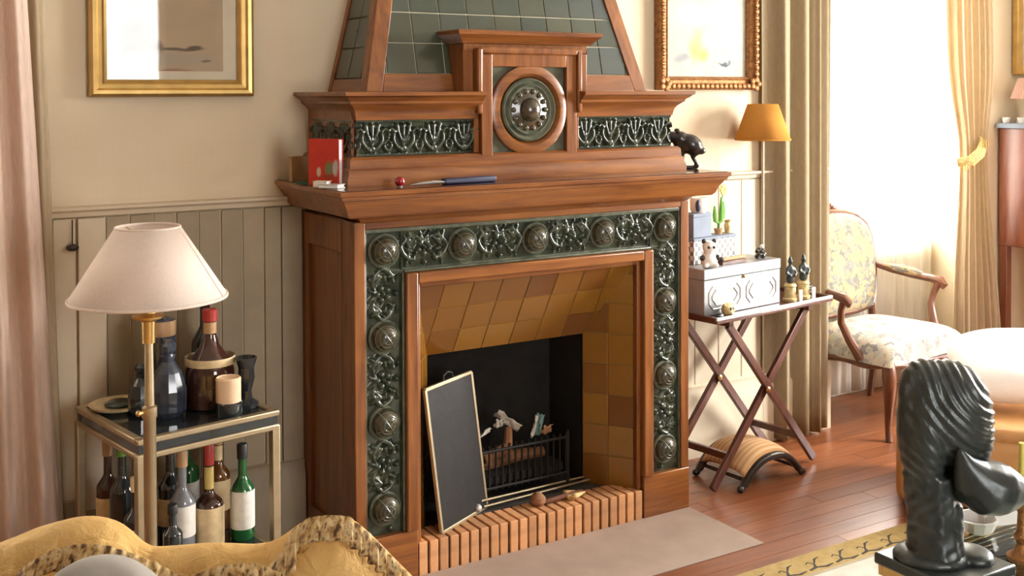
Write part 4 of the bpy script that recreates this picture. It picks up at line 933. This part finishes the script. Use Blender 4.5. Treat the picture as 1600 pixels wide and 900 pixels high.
# ------------------------------------------------------------------ folding tray table with its things
TR = math.radians(8); tt = thing('tray_table', 'dark wooden folding tray table on crossed legs right of the fireplace', 'table', (1.18, .08, 0), TR)
def lath(a, b_, wd, th, nm): # flat bar in the xz plane at y
    a, b_ = Vector(a), Vector(b_); MB().hexa(bar(a, b_, wd, th, Vector((0, 1, 0)))).build(nm, 'tray_wood', tt, w=False, bev=.003)
for y_, off in ((0, 0), (.255, 0)):
    lath((-.245, y_+off, .672), (.325, y_+off, .0175), .034, .020, 'leg'); lath((.30, y_+.022, .672), (-.315, y_+.022, .0175), .034, .020, 'leg')
    MB().lathe([(.012, -.002), (.012, .003), (.007, .006)], (.0, y_-.010, .372), 12, '-y').build('pivot', 'brass', tt, w=False)
for x, z, yo in ((.225, .135, 0), (-.215, .130, .022)): MB().box(x-.010, x+.010, yo, yo+.255, z-.014, z+.014).build('stretcher', 'tray_wood', tt, w=False, bev=.003)
for x in (-.235, .29): MB().box(x-.014, x+.014, -.01, .284, .664, .690).build('top_rail', 'tray_wood', tt, w=False, bev=.003)
tx0, tx1, ty0, ty1, tzb = -.347, .425, -.030, .285, .690
MB().box(tx0, tx1, ty0, ty1, tzb, tzb+.012).build('tray_board', 'tray_wood', tt, w=False, bev=.002)
for a in ((tx0, tx1, ty0, ty0+.010), (tx0, tx1, ty1-.010, ty1), (tx0, tx0+.010, ty0+.01, ty1-.01), (tx1-.010, tx1, ty0+.01, ty1-.01)): MB().box(*a, tzb+.012, tzb+.026).build('tray_rim', 'silver' if a[3] < .0 else 'tray_wood', tt, w=False, bev=.003)
TM = Matrix.Translation(Vector((1.18, .08, 0)))@Matrix.Rotation(TR, 4, 'Z'); TZt = tzb+.0125
def tp(x, y_, z=TZt): v = TM@Vector((x, y_, z)); return (v.x, v.y, v.z)
cas = thing('casket', 'large silvery grey casket with two long octagonal panels on the tray', 'box', tp(-.075, .150), TR)
MB().box(-.245, .245, -.090, .085, 0, .145).build('body', 'pewter', cas, w=False, bev=.003)
MB().box(-.247, .247, -.092, .087, .147, .190).build('lid', 'pewter', cas, w=False, bev=.003)
for cx in (-.118, .118):
    for k, (a, b_) in enumerate(((.098, .046), (.078, .030))):
        m = MB(); ch = .024
        oc = [(-a, -b_+ch), (-a+ch, -b_), (a-ch, -b_), (a, -b_+ch), (a, b_-ch), (a-ch, b_), (-a+ch, b_), (-a, b_-ch)]
        for i in range(8):
            p, q = oc[i], oc[(i+1) % 8]; m.tube([(cx+p[0], -.091, .072+p[1]), (cx+q[0], -.091, .072+q[1])], .0028, 6)
        m.build('octagon_moulding', 'silver', cas, w=False)
MB().lathe([(.007, 0), (.008, .004), (.004, .009)], (0, -.091, .140), 12, '-y').build('lock', 'brass', cas, w=False)
CT = TZt+.1905
cb = thing('checked_box', 'white and grey checked card box on the back of the casket', 'box', tp(-.125, .205, CT), TR); MB().box(-.135, .135, -.038, .038, 0, .096).build('carton', 'check_card', cb, w=False, bev=.002); MB().box(-.137, .137, -.040, .040, .096, .108).build('lid', 'slate_blue', cb, w=False, bev=.002)
CB = CT+.1085
bb = thing('slate_box', 'plain slate blue box on top of the checked box', 'box', tp(-.195, .205, CB), TR); MB().box(-.058, .055, -.030, .030, 0, .085).build('carton', 'slate_blue', bb, w=False, bev=.002); MB().box(-.059, .056, -.031, .031, .085, .100).build('lid', 'slate_blue', bb, w=False, bev=.002)
wb_ = thing('white_jar', 'small white pot with a dark figure on the slate box', 'pot', tp(-.185, .205, CB+.1005), TR); MB().lathe([(.030, 0), (.036, .01), (.038, .05), (.034, .062), (.030, .060), (.0005, .055)], n=20, cap=False).build('body', 'white', wb_, w=False); MB().ell((-.030, -.022, .030), (.012, .010, .026), 12, 8).build('dark_motif', 'navy', wb_, w=False)
pd = thing('panda_figurine', 'white figurine with black spots in front of the checked box', 'figurine', tp(-.262, .085, CT), TR-.5)
organic('body', [E_((0, 0, .032), (.036, .030, .034)), E_((0, -.006, .083), (.030, .026, .027)), E_((-.022, -.018, .012), (.013, .016, .011)), E_((.022, -.018, .012), (.013, .016, .011))], 'white', pd, .004)
for c, r in (((-.022, -.002, .108), .010), ((.022, -.002, .108), .010), ((-.011, -.030, .086), .006), ((.011, -.030, .086), .006), ((-.032, -.014, .042), .012), ((.032, -.014, .042), .012)): MB().ell(c, (r, r*.7, r), 10, 8).build('black_spot', 'ebony', pd, w=False)
rt = thing('toy_rail', 'small dark stand with a red and white bar on the casket', 'ornament', tp(-.10, .100, CT), TR); MB().box(-.075, .080, -.014, .014, 0, .014).build('stand', 'tray_wood', rt, w=False, bev=.002); MB().tube([(-.070, 0, .021), (.078, 0, .021)], .008, 10).build('bar', 'terracotta', rt, w=False); MB().lathe([(.012, 0), (.014, .01), (.008, .02)], (-.070, 0, .014), 12).build('end_knob', 'ebony', rt, w=False)
for k, (x, y_, lab) in enumerate(((.085, .10, 'dark beaded ornament at the right end of the casket'), (.125, .125, 'dark beaded ornament with a white ball on top, on the casket'))):
    o = thing('beaded_ornament', lab, 'ornament', tp(x, y_, CT), TR); m = MB()
    for q in range(7): an = q*.9; m.ell((.016*math.cos(an), .012*math.sin(an), .011+.010*(q % 3)), (.010, .009, .010), 8, 6)
    m.build('beads', 'ebony', o, w=False)
    m2 = MB()
    for q in range(3): m2.ell((.012*math.cos(q*2.1), -.012, .016+.008*q), (.005, .005, .005), 8, 6)
    m2.build('pearls', 'white', o, w=False)
    if k: MB().ell((.006, 0, .046), (.010, .010, .010), 10, 8).build('white_ball', 'white', o, w=False)
cc = thing('potted_plant', 'slim green cactus like plant with a yellow flower on the checked box', 'plant', tp(-.060, .205, CB), TR)
MB().lathe([(.014, 0), (.020, .022), (.018, .024), (.0005, .020)], n=14, cap=False).build('pot', 'terracotta', cc, w=False)
MB().tube([(0, 0, .015), (.002, 0, .055)], [.005, .007], 8).build('stem', 'cactus_stem', cc, w=False)
for dx, dz, h in ((-.020, .045, .075), (.016, .040, .115), (.026, .055, .08)): MB().tube([(.002, 0, .045), (dx, 0, dz+.012), (dx*1.15, 0, dz+h*.5), (dx*1.2, 0, dz+h)], [.005, .009, .010, .004], 8).build('branch', 'green_leaf', cc, w=False)
m = MB()
for k in range(6): an = k*PI/3; m.ell((.034+.014*math.cos(an), 0, .185+.014*math.sin(an)), (.011, .006, .011), 8, 6)
m.build('flower', 'yellow', cc, w=False); MB().tube([(.02, 0, .14), (.034, 0, .18)], .003, 6).build('flower_stalk', 'green_leaf', cc, w=False)
pt2 = thing('clay_pot', 'tiny brownish green pot beside the plant on the checked box', 'pot', tp(.0, .205, CB), TR); MB().lathe([(.012, 0), (.016, .03), (.012, .045), (.016, .055), (.013, .055), (.009, .045)], n=14).build('body', 'bone', pt2, w=False)
sk = thing('carved_figurine', 'small golden carved face figurine at the front of the tray', 'figurine', tp(-.225, .012), TR+.2)
def skf(co, no): return .0008*np.sin(co[:, 0]*420)*np.sin(co[:, 2]*400)
organic('body', [E_((-.015, 0, .030), (.026, .024, .028)), E_((.025, .008, .026), (.022, .022, .024)), E_((-.018, -.016, .018), (.014, .014, .012)), E_((-.034, .002, .048), (.010, .008, .010)), E_((.004, .002, .050), (.010, .008, .010))], 'bone', sk, .004, skf, 3)
for c in ((-.024, -.0225, .036), (-.008, -.0225, .036)): MB().ell(c, (.005, .004, .006), 8, 6).build('eye', 'ebony', sk, w=False)
MB().box(-.050, .056, -.020, .030, 0, .006).build('base', 'ebony', sk, w=False, bev=.002)
for x, y_, lab in ((.235, .055, 'left of two dark statuettes on gilded bases on the tray'), (.335, .060, 'right of two dark statuettes on gilded bases on the tray')):
    o = thing('statuette', lab, 'statuette', tp(x, y_), TR-.3, 'statuettes on the tray')
    MB().lathe([(.032, 0), (.032, .010), (.026, .016), (.024, .060), (.028, .066), (.022, .076)], n=16).build('gilded_base', 'bone', o, w=False)
    organic('figure', [E_((0, 0, .098), (.020, .016, .028)), E_((0, 0, .135), (.018, .014, .022)), E_((0, 0, .170), (.011, .012, .014)), Tb([(-.014, 0, .145), (-.026, -.008, .120), (-.008, -.018, .108)], [.008, .007, .006]), Tb([(.014, 0, .145), (.026, -.008, .120), (.008, -.018, .108)], [.008, .007, .006]), Tb([(0, 0, .18), (0, 0, .192)], [.008, .005])], 'bronze_dark', o, .004, None, 3)
    MB().box(.022, .040, -.034, -.026, 0, .050).build('white_tag', 'white', o, w=False, bev=.002)
sb = thing('trinket_box', 'small dark box at the right end of the tray', 'box', tp(.392, .10), TR); MB().box(-.022, .022, -.032, .032, 0, .034).build('body', 'ebony', sb, w=False, bev=.002); MB().box(-.023, .023, -.033, .033, .034, .044).build('lid', 'ebony', sb, w=False, bev=.003)
# slim lamp with orange shade
tl = thing('table_lamp', 'slim brass stick lamp with an orange cone shade on the tray', 'lamp', tp(.252, .215))
MB().lathe([(.045, 0), (.045, .008), (.03, .014), (.010, .022), (.0075, .05)], n=24).build('base', 'brass', tl, w=False); MB().lathe([(.0075, .04), (.006, .70)], n=14).build('stem', 'dull_brass', tl, w=False)
s_ = MB().lathe([(.121, .688), (.066, .846)], n=48, cap=False).build('lamp_shade', 'shade_orange', tl, w=False, solid=.0025, smooth=60)
MB().lathe([(.122, .687), (.1225, .691), (.121, .694)], n=48, cap=False).build('shade_rim', 'shade_orange', s_, w=False, solid=.002)
m = MB()
for k in range(3): an = 2*PI*k/3; m.tube([(0, 0, .80), (.064, 0, .838)] if k == 0 else [(0, 0, .80), (.064*math.cos(an), .064*math.sin(an), .838)], .0018, 6)
m.tube([(0, 0, .70), (0, 0, .80)], .006, 8).build('shade_spider', 'brass', tl, w=False)

# ------------------------------------------------------------------ footstool
so = thing('footstool', 'low curved footstool with tan striped cover and black arched frame', 'footstool', (1.15, .15, 0), math.radians(4))
n = 25; hwS = .165; Zst = lambda x: .128-.085*(abs(x)/hwS)**2.4
for y_ in (-.125, .125):
    pts = [(x, y_, Zst(x)-.016) for x in np.linspace(-hwS, hwS, n)]
    MB().tube([(-hwS-.022, y_, .014), (-hwS-.008, y_, .022)]+pts+[(hwS+.008, y_, .022), (hwS+.022, y_, .014)], [.013, .015]+[.019]*n+[.015, .013], 10, squash=(1, .8)).build('arched_side', 'ebony', so, w=False)
    for s in (-1, 1): MB().ell((s*(hwS+.018), y_, .014), (.020, .016, .014), 12, 8).build('foot', 'ebony', so, w=False)
P = [[(x, y_, Zst(x)+.022*(1-(y_/.118)**4)-.004) for y_ in np.linspace(-.118, .118, 15)] for x in np.linspace(-hwS+.01, hwS-.01, n)]
MB().grid(P).build('cushion', 'stool_stripe', so, w=False, solid=.016)
for s in (-1, 1): MB().tube([(s*.15, -.12, .040), (s*.15, .12, .040)], .008, 8).build('cross_rail', 'ebony', so, w=False)

# ------------------------------------------------------------------ armchair at the window
AC = (2.285, .43); AR = math.radians(6)
ac = thing('armchair', 'carved wooden armchair with faded blue and gold floral upholstery by the window', 'chair', (AC[0], AC[1], 0), AR)
def cab(x, y_, sx, sy, zt, nm='leg'):
    MB().tube([(x, y_, zt), (x+sx*.012, y_+sy*.012, zt-.05), (x+sx*.016, y_+sy*.016, zt-.10), (x+sx*.004, y_+sy*.004, zt-.19), (x-sx*.004, y_-sy*.004, .06), (x+sx*.008, y_+sy*.008, .018), (x+sx*.012, y_+sy*.012, 0)], [.030, .034, .029, .021, .015, .016, .018], 12).build(nm, 'chair_wood', ac, w=False)
cab(-.305, -.255, -1, -1, .345); cab(.305, -.255, 1, -1, .345)
for s in (-1, 1): MB().tube([(s*.285, .215, .34), (s*.288, .23, .20), (s*.290, .255, .0)], [.024, .020, .015], 10).build('leg', 'chair_wood', ac, w=False)
def serp(a, b_, sag, n=13): # curved seat rail
    a, b_ = Vector(a), Vector(b_); return [a.lerp(b_, i/(n-1))+Vector((0, 0, -sag*math.sin(PI*i/(n-1)) + .5*sag*math.cos(4*PI*i/(n-1)))) for i in range(n)]
for a, b_ in (((-.305, -.255, .345), (.305, -.255, .345)), ((-.305, -.255, .345), (-.29, .22, .345)), ((.305, -.255, .345), (.29, .22, .345)), ((-.29, .22, .345), (.29, .22, .345))):
    MB().tube(serp(a, b_, .012), .028, 10, squash=(1.25, .75)).build('seat_rail', 'chair_wood', ac, w=False)
P = []
for i in range(21):
    v = i/20; y_ = -.285+v*.53; hw_ = .355-.050*v; rr = []
    for j in range(25):
        u = -1+2*j/24; e = max(0, 1-abs(u)**5)*max(0, 1-abs(2*v-1)**6); rr.append((u*hw_*(1-.05*(2*v-1)**4), y_-.02*(1-u*u)*(1-v), .345+.115*e**.45+.012*(1-u*u)))
    P.append(rr)
MB().grid(P).build('seat', 'tapestry_seat', ac, w=False)
by = lambda z: .225+(z-.45)*.13
outl = [(.490, .265), (.53, .290), (.62, .312), (.74, .326), (.84, .318), (.91, .280), (.955, .205), (.980, .10), (.988, 0)]
ol = [(-h, by(z), z) for z, h in outl]+[(h, by(z), z) for z, h in outl[-2::-1]]
MB().tube(ol+[(.12, by(.475), .475), (-.12, by(.475), .475), ol[0]], .018, 10).build('back_frame', 'chair_wood', ac, w=False)
m = MB()
for k in range(5): m.ell((.02*(k-2), by(1.0)-.004, .995+.012*(2-abs(k-2))), (.016, .012, .016), 10, 8)
m.build('crest', 'chair_wood', ac, w=False)
P = []
for i in range(25):
    z = .478+i/24*.505; zz = [q[0] for q in outl]; hw_ = float(np.interp(z, zz, [q[1] for q in outl])); rr = []
    for j in range(21):
        u = -1+2*j/20; e = max(0, (1-abs(u)**3))*max(0, 1-abs(2*i/24-1)**5); rr.append((u*hw_, by(z)-.012-.045*e**.6, z))
    P.append(rr)
MB().grid(P).build('backrest', 'tapestry', ac, w=False)
P = [[(x*.97, y_+.05, z) for x, y_, z in r_] for r_ in P]; MB().grid([[(x, by(z)+.012, z) for x, y_, z in r_] for r_ in P]).build('back_cover', 'tapestry', ac, w=False)
for s in (-1, 1):
    MB().tube([(s*.265, by(.49), .50), (s*.275, .23, .40), (s*.285, .22, .34)], [.018, .020, .022], 10).build('back_post', 'chair_wood', ac, w=False)
    arm = MB().tube([(s*.320, by(.70)-.01, .695), (s*.352, .17, .672), (s*.380, .07, .655), (s*.395, -.03, .648), (s*.398, -.085, .640), (s*.393, -.105, .622), (s*.388, -.095, .606)], [.016, .017, .018, .020, .024, .020, .012], 10).build('arm', 'chair_wood', ac, w=False)
    MB().tube([(s*.343, .20, .690), (s*.362, .13, .680), (s*.382, .05, .668), (s*.388, .01, .662)], [.012, .022, .022, .012], 10).build('arm_pad', 'tapestry', arm, w=False)
    MB().tube([(s*.393, -.075, .632), (s*.388, -.055, .58), (s*.374, -.045, .52), (s*.350, -.075, .44), (s*.325, -.12, .355)], [.018, .016, .017, .021, .025], 10).build('arm_post', 'chair_wood', ac, w=False)

# ------------------------------------------------------------------ rug
rg = thing('rug', 'cream rug with olive border and black scroll pattern on the floor', 'rug', (0, -1.8, 0))
RX0, RX1, RY0, RY1 = -1.7, 1.40, -3.1, -.560
MB().box(RX0+.14, RX1-.14, RY0+.14, RY1-.14, .001, .009).build('field', 'rug_field', rg, smooth=0)
bd = MB(); bd.box(RX0, RX1, RY1-.125, RY1, .001, .009).box(RX0, RX1, RY0, RY0+.125, .001, .009).box(RX0, RX0+.125, RY0+.125, RY1-.125, .001, .009).box(RX1-.125, RX1, RY0+.125, RY1-.125, .001, .009).build('border', 'rug_border', rg, smooth=0)
bd = MB(); bd.box(RX0+.125, RX1-.125, RY1-.140, RY1-.125, .001, .0095).box(RX0+.125, RX1-.125, RY0+.125, RY0+.14, .001, .0095).box(RX0+.125, RX0+.14, RY0+.14, RY1-.14, .001, .0095).box(RX1-.14, RX1-.125, RY0+.14, RY1-.14, .001, .0095).build('inner_line', 'rug_line', rg, smooth=0)
m = MB(); x = RX0+.1
while x < RX1-.1:
    yc = RY1-.075
    m.tube([(x, yc-.030, .0085), (x+.035, yc-.022, .0085), (x+.050, yc, .0085), (x+.038, yc+.020, .0085), (x+.022, yc+.012, .0085)], [.006, .008, .006, .005, .004], 6, squash=(1, .2))
    m.tube([(x+.050, yc, .0085), (x+.080, yc+.028, .0085), (x+.105, yc+.034, .0085)], [.004, .006, .003], 6, squash=(1, .2))
    m.tube([(x+.040, yc-.022, .0085), (x+.075, yc-.034, .0085), (x+.112, yc-.028, .0085)], [.006, .008, .004], 6, squash=(1, .2)); x += .125
o = m.build('scroll_pattern', 'rug_scroll', rg); o['kind'] = 'stuff'

# ------------------------------------------------------------------ glass table with the bronze head
BD = 2.50; b0 = at(1475, 889, BD); TG = float(b0[2])
gt = thing('glass_table', 'brass framed low glass table under the bronze head', 'table', (.42, -2.0, 0))
gx0, gx1, gy0, gy1 = float(b0[0])-.088, .86, -2.55, float(b0[1])+.088
MB().box(gx0, gx1, gy0, gy1, TG-.014, TG-.002).build('glass_top', 'table_glass', gt, bev=.002, smooth=0)
for a in ((gx0-.012, gx1+.012, gy1, gy1+.012), (gx0-.012, gx1+.012, gy0-.012, gy0), (gx0-.012, gx0, gy0, gy1), (gx1, gx1+.012, gy0, gy1)): MB().box(*a, TG-.026, TG-.001).build('brass_rim', 'brass', gt, bev=.002)
for x in (gx0+.12, gx1-.12):
    for y_ in (gy0+.12, gy1-.12): MB().box(x-.012, x+.012, y_-.012, y_+.012, .0105, TG-.020).build('leg', 'brass', gt, bev=.002)
bu = thing('bronze_head', 'dark greenish bronze head sculpture with grooved sweeping hair on the glass table', 'sculpture', (float(b0[0]), float(b0[1]), TG-.001), -YAW)
def hairf(co, no):
    x, y_, z = co[:, 0], co[:, 1], co[:, 2]; d = np.sqrt((x-.115)**2+((z-.465)*1.0)**2+(.45*y_)**2)
    fade = np.clip((z-.19)/.05, 0, 1); ph = d*2*PI/.0200+.9*np.sin(d*40)+.5*np.sin(z*60)
    return .0023*np.sin(ph)*fade*np.clip((x+.115)/.05, .35, 1)+.0018*np.sin(x*150+2*np.sin(z*60))*np.sin(z*125+y_*90)*(1-fade)
Ry = lambda a: Matrix.Rotation(a, 3, 'Y')
organic('head', [E_((.008, 0, .352), (.098, .082, .122), Ry(-.12)), E_((-.048, 0, .325), (.056, .074, .150)), E_((-.040, .0, .40), (.062, .066, .075)), E_((.060, 0, .310), (.046, .060, .080)), Tb([(-.020, 0, .012), (-.022, 0, .06), (-.028, 0, .13), (-.034, 0, .22)], [.072, .060, .056, .060]), Tb([(.0, 0, .012), (.0, 0, .15)], [.045, .040])], 'bronze_dark', bu, .0048, hairf, 5)
def facef(co, no): return .0006*np.sin(co[:, 0]*90)*np.sin(co[:, 2]*80)
organic('face', [Tb([(.000, -.086, .300), (.014, -.074, .268), (.036, -.060, .232), (.070, -.048, .203), (.106, -.040, .196), (.136, -.030, .186), (.154, -.020, .168)], [.006, .022, .046, .062, .059, .045, .022]), E_((.128, -.02, .196), (.034, .040, .030)), E_((.050, -.01, .195), (.060, .055, .040))], 'bronze_dark', bu, .005, facef, 6)
MB().obox((.0, .0, .013), (.214, .214, .026), YAW).build('plinth', 'bronze_dark', bu, w=False, bev=.005)
organic('shoulder', [E_((-.03, 0, .032), (.085, .075, .022)), E_((.06, 0, .032), (.05, .055, .020))], 'bronze_dark', bu, .005, None, 4)
at_ = at(1525, 850, 2.72); az = thing('glass_ashtray', 'clear cut glass dish behind the bronze head', 'dish', (float(at_[0]), float(at_[1]), TG-.002))
MB().lathe([(.03, 0), (.040, .006), (.052, .035), (.046, .035), (.034, .010), (.0005, .009)], n=12, cap=False).build('bowl', 'silver', az, w=False, smooth=5)
p_ = at(1552, 846, 2.78); wx = thing('white_box', 'white card box behind the bronze head on the glass table', 'box', (float(p_[0]), float(p_[1]), TG-.002), -.3); MB().box(-.05, .05, -.03, .03, 0, .075).build('carton', 'white', wx, w=False, bev=.002); MB().box(-.052, .052, -.032, .032, .075, .088).build('lid', 'cream', wx, w=False, bev=.002)
p_ = at(1597, 880, 2.55); gc = thing('gilt_candlestick', 'gilded carved candlestick at the right edge of the glass table', 'candlestick', (float(p_[0]), float(p_[1]), TG-.002))
MB().lathe([(.032, 0), (.034, .01), (.018, .022), (.012, .04), (.020, .055), (.012, .07), (.010, .11), (.018, .125), (.024, .14), (.014, .15), (.012, .165), (.022, .18), (.016, .184)], n=18).build('stem', 'carved_gilt', gc, w=False); MB().lathe([(.009, .18), (.009, .27), (.0005, .272)], n=12).build('candle', 'yellow', gc, w=False)

# ------------------------------------------------------------------ ottoman and white cushion
ot = thing('ottoman', 'tan leather ottoman behind the bronze head', 'ottoman', (1.307, -.475, 0), math.radians(-50.6))
o = MB().box(0, .95, 0, .62, .045, .320).build('body', 'tan_leather', ot, w=False); md = o.modifiers.new('b', 'BEVEL'); md.width = .045; md.segments = 5
o = MB().box(.01, .94, .01, .61, .300, .358).build('seat_pad', 'tan_leather', ot, w=False); md = o.modifiers.new('b', 'BEVEL'); md.width = .025; md.segments = 4
for x in (.07, .88):
    for y_ in (.07, .55): MB().lathe([(.016, 0), (.024, .05)], (x, y_, 0), 12).build('foot', 'ebony', ot, w=False)
def pillow(name, label, loc, rx, ry, rz_, rot, mat, pw=.45, par=None, cat='cushion', rnd=.12):
    o = thing(name, label, cat, loc); o.rotation_euler = rot
    P = []
    for side in (1, -1):
        G = []
        for i in range(25):
            u = -1+2*i/24; rr = []
            for j in range(25):
                v = -1+2*j/24; e = max(0, (1-u**4)*(1-v**4))**pw; k = 1-.06*(1-abs(u)**2)*abs(v)**3
                rr.append((u*rx*math.sqrt(1-rnd*v*v), side*ry*e*(1+.06*math.sin(u*5)*math.cos(v*4)), v*rz_*math.sqrt(1-rnd*u*u)))
            G.append(rr)
        P.append(G)
    MB().grid(P[0]).grid(P[1]).build('pad', mat, o, w=False, smooth=60); return o
pc = at(1600, 590, 4.45); pillow('cushion', 'big white fluffy cushion lying on the tan ottoman', (float(pc[0]), float(pc[1]), .512), .28, .085, .21, (math.radians(-72), math.radians(-5), -YAW-.2), 'fur_white', rnd=.18)

# ------------------------------------------------------------------ cabinet on stand and what stands there
cab_ = thing('cabinet', 'reddish wooden cabinet on a stand with grey top beyond the window curtain', 'cabinet', (3.55, .25, 0))
MB().box(3.235, 3.86, .06, .44, .776, 1.405).build('body', 'cabinet_wood', cab_, bev=.004); MB().box(3.21, 3.885, .04, .445, 1.405, 1.432).build('top', 'slate_blue', cab_, bev=.004)
for x0 in (3.25, 3.55): dd = MB().box(x0, x0+.295, .048, .06, .80, 1.38).build('door', 'cabinet_wood', cab_, bev=.004); MB().ell((x0+(.27 if x0 < 3.4 else .025), .040, 1.08), (.012, .012, .012), 10, 8).build('knob', 'brass', dd)
for x in (3.26, 3.835):
    for y_ in (.085, .415): MB().box(x-.022, x+.022, y_-.022, y_+.022, 0, .776).build('leg', 'cabinet_wood', cab_, bev=.004)
MB().box(3.26, 3.835, .08, .42, .14, .17).build('shelf', 'cabinet_wood', cab_, bev=.003)
cl = thing('candle_lamp', 'small lamp with pleated pinkish shade on the cabinet', 'lamp', (3.335, .335, 1.432))
MB().lathe([(.06, 0), (.06, .012), (.03, .022), (.014, .06), (.022, .08), (.012, .10), (.012, .15)], n=20).build('base', 'silver', cl, w=False)
m = MB(); vs = []; n = 48
for z, r in ((.13, .085), (.24, .05)):
    for k in range(n): q = r*(1+.06*(-1)**k); vs.append((q*math.cos(2*PI*k/n), q*math.sin(2*PI*k/n), z))
m.add(vs, [(k, (k+1) % n, n+(k+1) % n, n+k) for k in range(n)]).build('pleated_shade', 'shade_pink', cl, w=False, smooth=0, solid=.002)
for k, (x, y_) in enumerate(((3.245, .405), (3.265, .33), (3.275, .255))):
    o = thing('china_cup', ('leftmost', 'middle', 'rightmost')[k]+' of three little white cups on the cabinet top', 'cup', (x, y_, 1.432), 0, 'cups on the cabinet'); MB().lathe([(.012, 0), (.016, .004), (.022, .03), (.020, .03), (.012, .006)], n=16).build('bowl', 'white', o, w=False); MB().tube([(.020, 0, .024), (.032, 0, .020), (.020, 0, .009)], .003, 6).build('handle', 'white', o, w=False)
mr = thing('wall_mirror', 'tall gold framed mirror on the wall above the cabinet', 'mirror', (3.66, WY-.002, 2.05))
for a in ((-.30, -.25, -.36, .36), (.25, .30, -.36, .36), (-.25, .25, -.36, -.31), (-.25, .25, .31, .36)): MB().box(a[0], a[1], -.04, 0, a[2], a[3]).build('frame_bar', 'gold', mr, w=False, bev=.008)
MB().box(-.25, .25, -.012, -.002, -.31, .31).build('glass', 'silver', mr, w=False, smooth=0)

# ------------------------------------------------------------------ sofa in the foreground with its throw and cushions
SD = 1.98; s0 = at(320, 850, SD); SX, SY = float(s0[0]), float(s0[1])
sf = thing('sofa', 'tan sofa in the foreground hidden under a yellow throw', 'sofa', (SX, SY, 0), -YAW)
def bb(nm, *a, bv=.05):
    o = MB().box(*a).build(nm, 'sofa_tan', sf, w=False); md = o.modifiers.new('b', 'BEVEL'); md.width = bv; md.segments = 4
bb('backrest', -1.15, .33, -.06, .10, .12, .665); bb('seat', -1.10, .26, -.70, -.01, .14, .42); bb('arm', .20, .345, -.72, -.02, .10, .60); bb('arm', -1.20, -1.05, -.72, .0, .10, .60)
for x in (-1.1, .28):
    for y_ in (-.65, .12): MB().lathe([(.018, 0), (.026, .12)], (x, y_, .0105), 12).build('foot', 'ebony', sf, w=False)
def loc(px, py, d=SD):  # local sofa frame from a pixel at a depth
    p = at(px, py, d); v = Matrix.Rotation(YAW, 3, 'Z')@Vector((float(p[0])-SX, float(p[1])-SY, 0)); return Vector((v.x, v.y, float(p[2])))
cont = [(-420, 930), (-250, 900), (-100, 878), (0, 850), (60, 824), (120, 808), (155, 807), (190, 818), (230, 856), (262, 855), (330, 849), (400, 852), (432, 846), (458, 826), (482, 810), (512, 806), (545, 808), (580, 838), (612, 872), (645, 905), (700, 960)]
cl_ = [loc(*q) for q in cont]; cx_ = [p.x for p in cl_]; cz_ = [p.z for p in cl_]
P = []; NU = 190
for i in range(NU):
    x = cx_[0]+(cx_[-1]-cx_[0])*i/(NU-1); T_ = np.mean([np.interp(x+e, cx_, cz_) for e in (-.012, 0, .012)]); rr = []
    for j in range(46):
        a = -1+2*j/45
        if a < 0: yy = .200*abs(a)**.9; dz = .42*abs(a)**1.25
        else: yy = -.26*a**.85; dz = .34*a**1.7
        wr = (.011*math.sin(x*31+a*19+2*math.sin(a*5))+.009*abs(math.sin(x*38-a*23+1.3+math.sin(x*9)))+.008*math.sin(a*58+x*32)+.005*abs(math.sin(x*90+a*70)))*min(1, abs(max(a, 0))*3.5)
        fl = T_-.80; z = T_-dz*(1.0+.8*fl)+wr; rr.append((x+.02*math.sin(a*7+x*9)*abs(a), yy+wr*.8, max(z, .40)))
    P.append(rr)
th = thing('throw_blanket', 'mustard yellow throw draped over the foreground sofa back', 'throw', (SX, SY, 0), -YAW)
MB().grid(P).build('cloth', 'throw_yellow', th, w=False, smooth=80, solid=.006)
def ruffle(pts, width, amp, freq, nm='ruffle', d=SD-.06, out=.03):
    L3 = [loc(px, py, d) for px, py in pts]; seg = [0]
    for i in range(1, len(L3)): seg.append(seg[-1]+(L3[i]-L3[i-1]).length)
    n = int(seg[-1]*260); G = []
    for i in range(n):
        s_ = seg[-1]*i/(n-1); x = np.interp(s_, seg, [p.x for p in L3]); y_ = np.interp(s_, seg, [p.y for p in L3]); z = np.interp(s_, seg, [p.z for p in L3]); ph = s_*freq+.8*math.sin(s_*23); rr = []
        for j in range(6):
            v = j/5; w_ = amp*math.sin(ph)*(.25+v); rr.append((x+w_*.6, y_-out*v-.3*w_, z-width*v*(1-.25*v)+w_*.35))
        G.append(rr)
    MB().grid(G).build(nm, 'ruffle_print_shade', th, w=False, smooth=70, solid=.003)
ruffle([(446, 852), (458, 828), (482, 809), (512, 805), (545, 807), (580, 836), (612, 870), (648, 906)], .042, .008, 330)
ruffle([(405, 905), (425, 880), (445, 858), (462, 846)], .05, .010, 300, d=SD-.10)
ruffle([(10, 915), (45, 880), (85, 858), (125, 850), (165, 852), (205, 864), (245, 880), (290, 905)], .036, .009, 300, d=SD-.13)
ruffle([(300, 900), (345, 884), (400, 880), (440, 895)], .036, .009, 300, d=SD-.12)
def place(px, py, d): p = at(px, py, d); return (float(p[0]), float(p[1]), float(p[2]))
pillow('cushion', 'pale grey satin cushion in front of the left hump of the throw', place(155, 980, 1.72), .100, .060, .105, (math.radians(-22), math.radians(4), -YAW), 'cushion_grey', rnd=.45)
pillow('cushion', 'pale grey cushion at the bottom edge in the middle of the throw', place(378, 1004, 1.74), .085, .055, .095, (math.radians(-22), math.radians(-4), -YAW), 'cushion_grey', rnd=.45)
